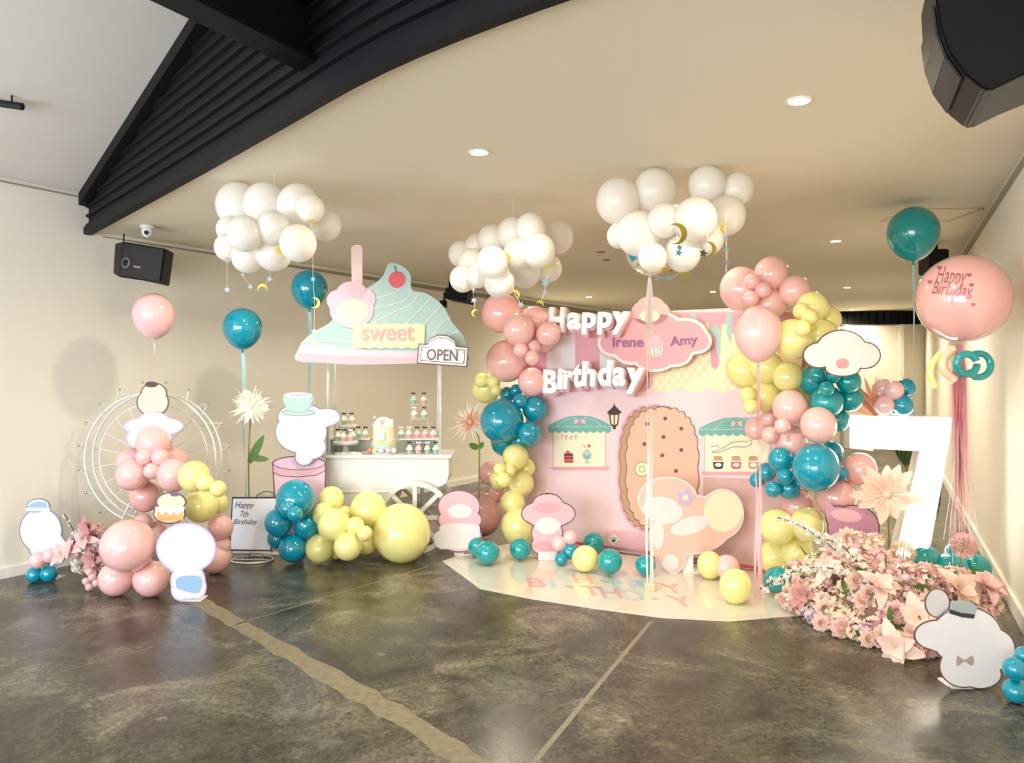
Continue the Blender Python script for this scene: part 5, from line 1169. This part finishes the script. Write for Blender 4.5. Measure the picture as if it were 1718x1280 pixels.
for i in range(26):
    x, y = random.choice(pts); d = dA(x, y)-.05; 
    if x > 1620: continue
    p = P(x+random.uniform(-8, 8), y+random.uniform(-10, 4), d); p.z = max(p.z, .05); put('rose', ('rose', random.choice(['peach', 'peach', 'pink'])), arr, p, random.uniform(.045, .06))
for i in range(26):
    x, y = random.choice(pts)
    if x > 1560: continue
    p = P(x+random.uniform(-8, 8), y+8, dA(x, y)-.07); p.z = max(p.z, .03); put('bud', ('bud', random.choice(['pink', 'mauve', 'peach'])), arr, p, random.uniform(.018, .028))
for x, y, r, c, lk in ((1505, 1085, .13, 'peach', (-.6, -1, -.1)), (1545, 1040, .14, 'peach', (-.3, -1, .5)), (1555, 1085, .11, 'pink', (.1, -1, -.2)), (1610, 990, .13, 'peach', (.2, -.7, .8)), (1655, 985, .12, 'pink', (.5, -.6, .8)), (1475, 985, .12, 'peach', (-.2, -1, .7)), (1345, 1000, .09, 'dusty', (-.8, -1, .3)), (1390, 955, .11, 'peach', (-.5, -1, .6)), (1660, 1050, .12, 'pink', (.8, -.6, .3))):
    p = P(x, y, dA(x, y)-.10); p.z = max(p.z, .06); o = put('lily', ('lily', c), arr, p, r, Vector(lk), 'large open bloom')
bm = bmesh.new()
for _ in range(40):
    x, y = random.choice(pts); p = P(x, y, dA(x, y)-.02)-arr.location; d = (rand_dir()+Vector((0, -.3, .6))); add_petal(bm, p, d, rand_dir(), random.uniform(.07, .12), .035, .3)
bmobj('leaves', bm, GREEN, arr)
def branch(parent, p0, p1, label, n=13, sag=.04, r=.038, key=('spray', 'white')):
    bm = bmesh.new(); A = [p0.lerp(p1, i/8)+Vector((0, 0, sag*math.sin(PI*i/8))) for i in range(9)]; add_tube(bm, [a-parent.location for a in A], .004, 6); b = bmobj('branch', bm, TWIG, parent); b['label'] = label
    for i in range(n):
        f = i/(n-1)*.93+.05; p = p0.lerp(p1, f)+Vector((0, 0, sag*math.sin(PI*f)))+rand_dir()*.012
        o = bpy.data.objects.new('blossom_spray', MEs[key]); COL.objects.link(o); o.parent = b; o.location = p-parent.location; k = r*(1.25-f*.6); o.scale = (k, k, k); o.rotation_euler = (random.uniform(0, 6), random.uniform(0, 6), random.uniform(0, 6))
branch(arr, P(1420, 940, 4.8), P(1305, 868, 4.75), 'white blossom branch', 13)
branch(arr, P(1425, 960, 4.5), P(1275, 988, 4.45), 'white blossom branch', 14, .07)
branch(arr, P(1440, 945, 4.6), P(1380, 905, 4.6), 'white blossom branch', 7)
for x, y, r, c, x2, y2 in ((1515, 927, .078, 'white', 1530, 1010), (1617, 915, .08, 'pink', 1598, 1000)):
    d = 4.75; bm = bmesh.new(); add_tube(bm, [P(x, y, d)-arr.location, P(x2, y2, d)-arr.location], .004, 6); s_ = bmobj('stem', bm, STEM, arr)
    o = bpy.data.objects.new('pompom_flower', MEs[('pompom', c)]); COL.objects.link(o); o.parent = arr; o.location = P(x, y, d)-arr.location; o.scale = (r, r, r)
# left small bunch
lb = thing('flower_arrangement', 'small dusty pink silk flower bunch between left cut-out and pink balloons', 'flower arrangement', FP(150, 975))
for _ in range(46):
    x = random.uniform(122, 176); y = random.uniform(885, 965); d = 5.6+random.uniform(-.08, .08); r = random.uniform(.03, .045); p = P(x, y, d); p.z = max(p.z, r)
    kind = random.choice([('floret', 'pink'), ('rose', 'dusty'), ('floret', 'mauve'), ('rose', 'pink')])
    if x < 142 and y > 935: kind = ('floret', 'white')
    put('blossom', kind, lb, p, r)
for x, y, c in ((148, 885, 'dusty'), (142, 905, 'pink'), (155, 940, 'dusty'), (120, 920, 'pink'), (105, 930, 'pink')): put('lily', ('lily', c), lb, P(x, y, 5.5), .09, Vector((-.2, -1, .6)))
bm = bmesh.new()
for x, y in ((130, 890), (150, 880), (165, 890), (145, 920), (140, 960)): add_tube(bm, [Vector((0, 0, 0)), P(x, y, 5.6)-lb.location], .004, 5)
bmobj('stems', bm, TWIG, lb)
for x, y in ((145, 975), (155, 968), (162, 978), (150, 985), (150, 960)):
    p = P(x, y, 5.45); p.z = max(p.z, .03); put('bud', ('bud', 'pink'), lb, p, .028)
branch(lb, P(150, 950, 5.5), P(108, 862, 5.5), 'pale blossom twig', 8, .02, .02)
# big stemmed flowers
def bigflower(name, label, x, y, r, d, layers, stem_pts, leaves, ctr_r, ctr_m, look=Vector((0, -1, .15)), ball=.02):
    base = P(*stem_pts[-1], d); t = thing(name, label, 'flower', base)
    c = P(x, y, d); q = look.normalized().to_track_quat('Z', 'Y').to_matrix()
    for nm, n, l0, l1, wd, tilt, curl, m in layers:
        bm = bmesh.new()
        for k in range(n):
            a = 2*PI*k/n+random.uniform(-.15, .15); v = q @ Vector((math.cos(a), math.sin(a), tilt+random.uniform(-.15, .25))); add_petal(bm, c-t.location, v, q @ Vector((0, 0, 1)), random.uniform(l0, l1), wd, curl+random.uniform(-.1, .1), 5)
        bmobj(nm, bm, m, t, True)
    bm = bmesh.new(); bmesh.ops.create_icosphere(bm, subdivisions=2, radius=ctr_r); o = bmobj('centre', bm, ctr_m, t, True); o.location = c-t.location+look.normalized()*.02
    bm = bmesh.new(); add_tube(bm, smooth_open([P(*s, d+.01)-t.location for s in stem_pts], 5), .007, 8); bmobj('stem', bm, STEM, t, True)
    for (x0, y0, x1, y1, wl) in leaves:
        bm = bmesh.new(); a, b = P(x0, y0, d), P(x1, y1, d-.05); add_petal(bm, a-t.location, b-a, Vector((0, -1, .2)), (b-a).length, wl, .05, 6); bmobj('leaf', bm, GREEN, t, True)
    return t
WISP = mat('wisp_white', (246, 240, 226), .6, transl=.4); WISPO = mat('wisp_orange', (236, 176, 140), .6, transl=.35); PEA = mat('petal_big_peach', (246, 212, 190), .6, transl=.35)
bigflower('stemmed_flower', 'tall white feathery paper flower with green leaves by the teal balloon', 423, 682, 36, 6.45,
          [('feather_petals', 60, .12, .19, .014, .35, -.15, WISP), ('petal', 7, .11, .16, .06, .15, -.1, FWH), ('lower_petals', 3, .14, .2, .11, -.1, 0, FCR)],
          [(421, 690), (418, 740), (417, 800), (419, 870), (419, 940)], [(418, 776, 444, 730, .075), (419, 768, 452, 771, .055)], .018, FWH)
bigflower('stemmed_flower', 'tall pink feathery flower left of the backdrop beside its garland', 789, 708, 38, 6.95,
          [('feather_petals', 50, .10, .22, .010, .3, -.1, WISP), ('petal', 22, .07, .13, .035, .4, -.1, WISPO)],
          [(792, 712), (803, 735), (804, 780), (803, 840), (803, 905)], [(802, 752, 786, 745, .06), (803, 752, 812, 742, .05)], .022, PEA)
bigflower('stemmed_flower', 'large sheer peach flower with pearl centre left of lit seven', 1488, 830, 52, 5.2,
          [('petal', 15, .13, .24, .085, .35, -.15, PEA), ('feather_petals', 40, .06, .2, .008, .5, -.05, WISP)],
          [(1488, 835), (1490, 870), (1492, 915), (1490, 960)], [(1488, 745, 1508, 778, .001)], .028, FCR, Vector((-.35, -1, .25)))
# rear flower above the seven : sheer fan of dried leaves
t = thing('dried_leaf_fan', 'rust and peach dried leaf fan left of the balloons atop seven', 'dried leaves', P(1470, 697, 5.62))
for k in range(16):
    bm = bmesh.new(); a = math.radians(random.uniform(-75, 30)); v = Vector((math.sin(a), random.uniform(-.2, .2), math.cos(a))); add_petal(bm, Vector((0, 0, 0)), v, Vector((0, -1, .1)), random.uniform(.16, .30), .035, random.uniform(-.2, .2), 6); bmobj('leaf', bm, random.choice([WISPO, PEA, mat('leaf_rust', (200, 130, 95), .6, transl=.2)]), t, True)
# green leaves behind the seven
t = thing('stemmed_flower', 'green leafy stem seen through the opening of the seven', 'plant', P(1522, 900, 6.0))
bm = bmesh.new(); add_tube(bm, [Vector((0, 0, 0)), P(1522, 778, 6)-t.location, P(1518, 715, 6)-t.location], .007); bmobj('stem', bm, STEM, t)
for x, y in ((1505, 752), (1515, 748), (1526, 750), (1536, 748), (1498, 745)):
    bm = bmesh.new(); a, b = P(1522, 782, 6), P(x, y, 5.95); add_petal(bm, a-t.location, b-a, Vector((0, -1, .2)), (b-a).length*1.1, .06, .1, 6); bmobj('leaf', bm, DGREEN, t, True)
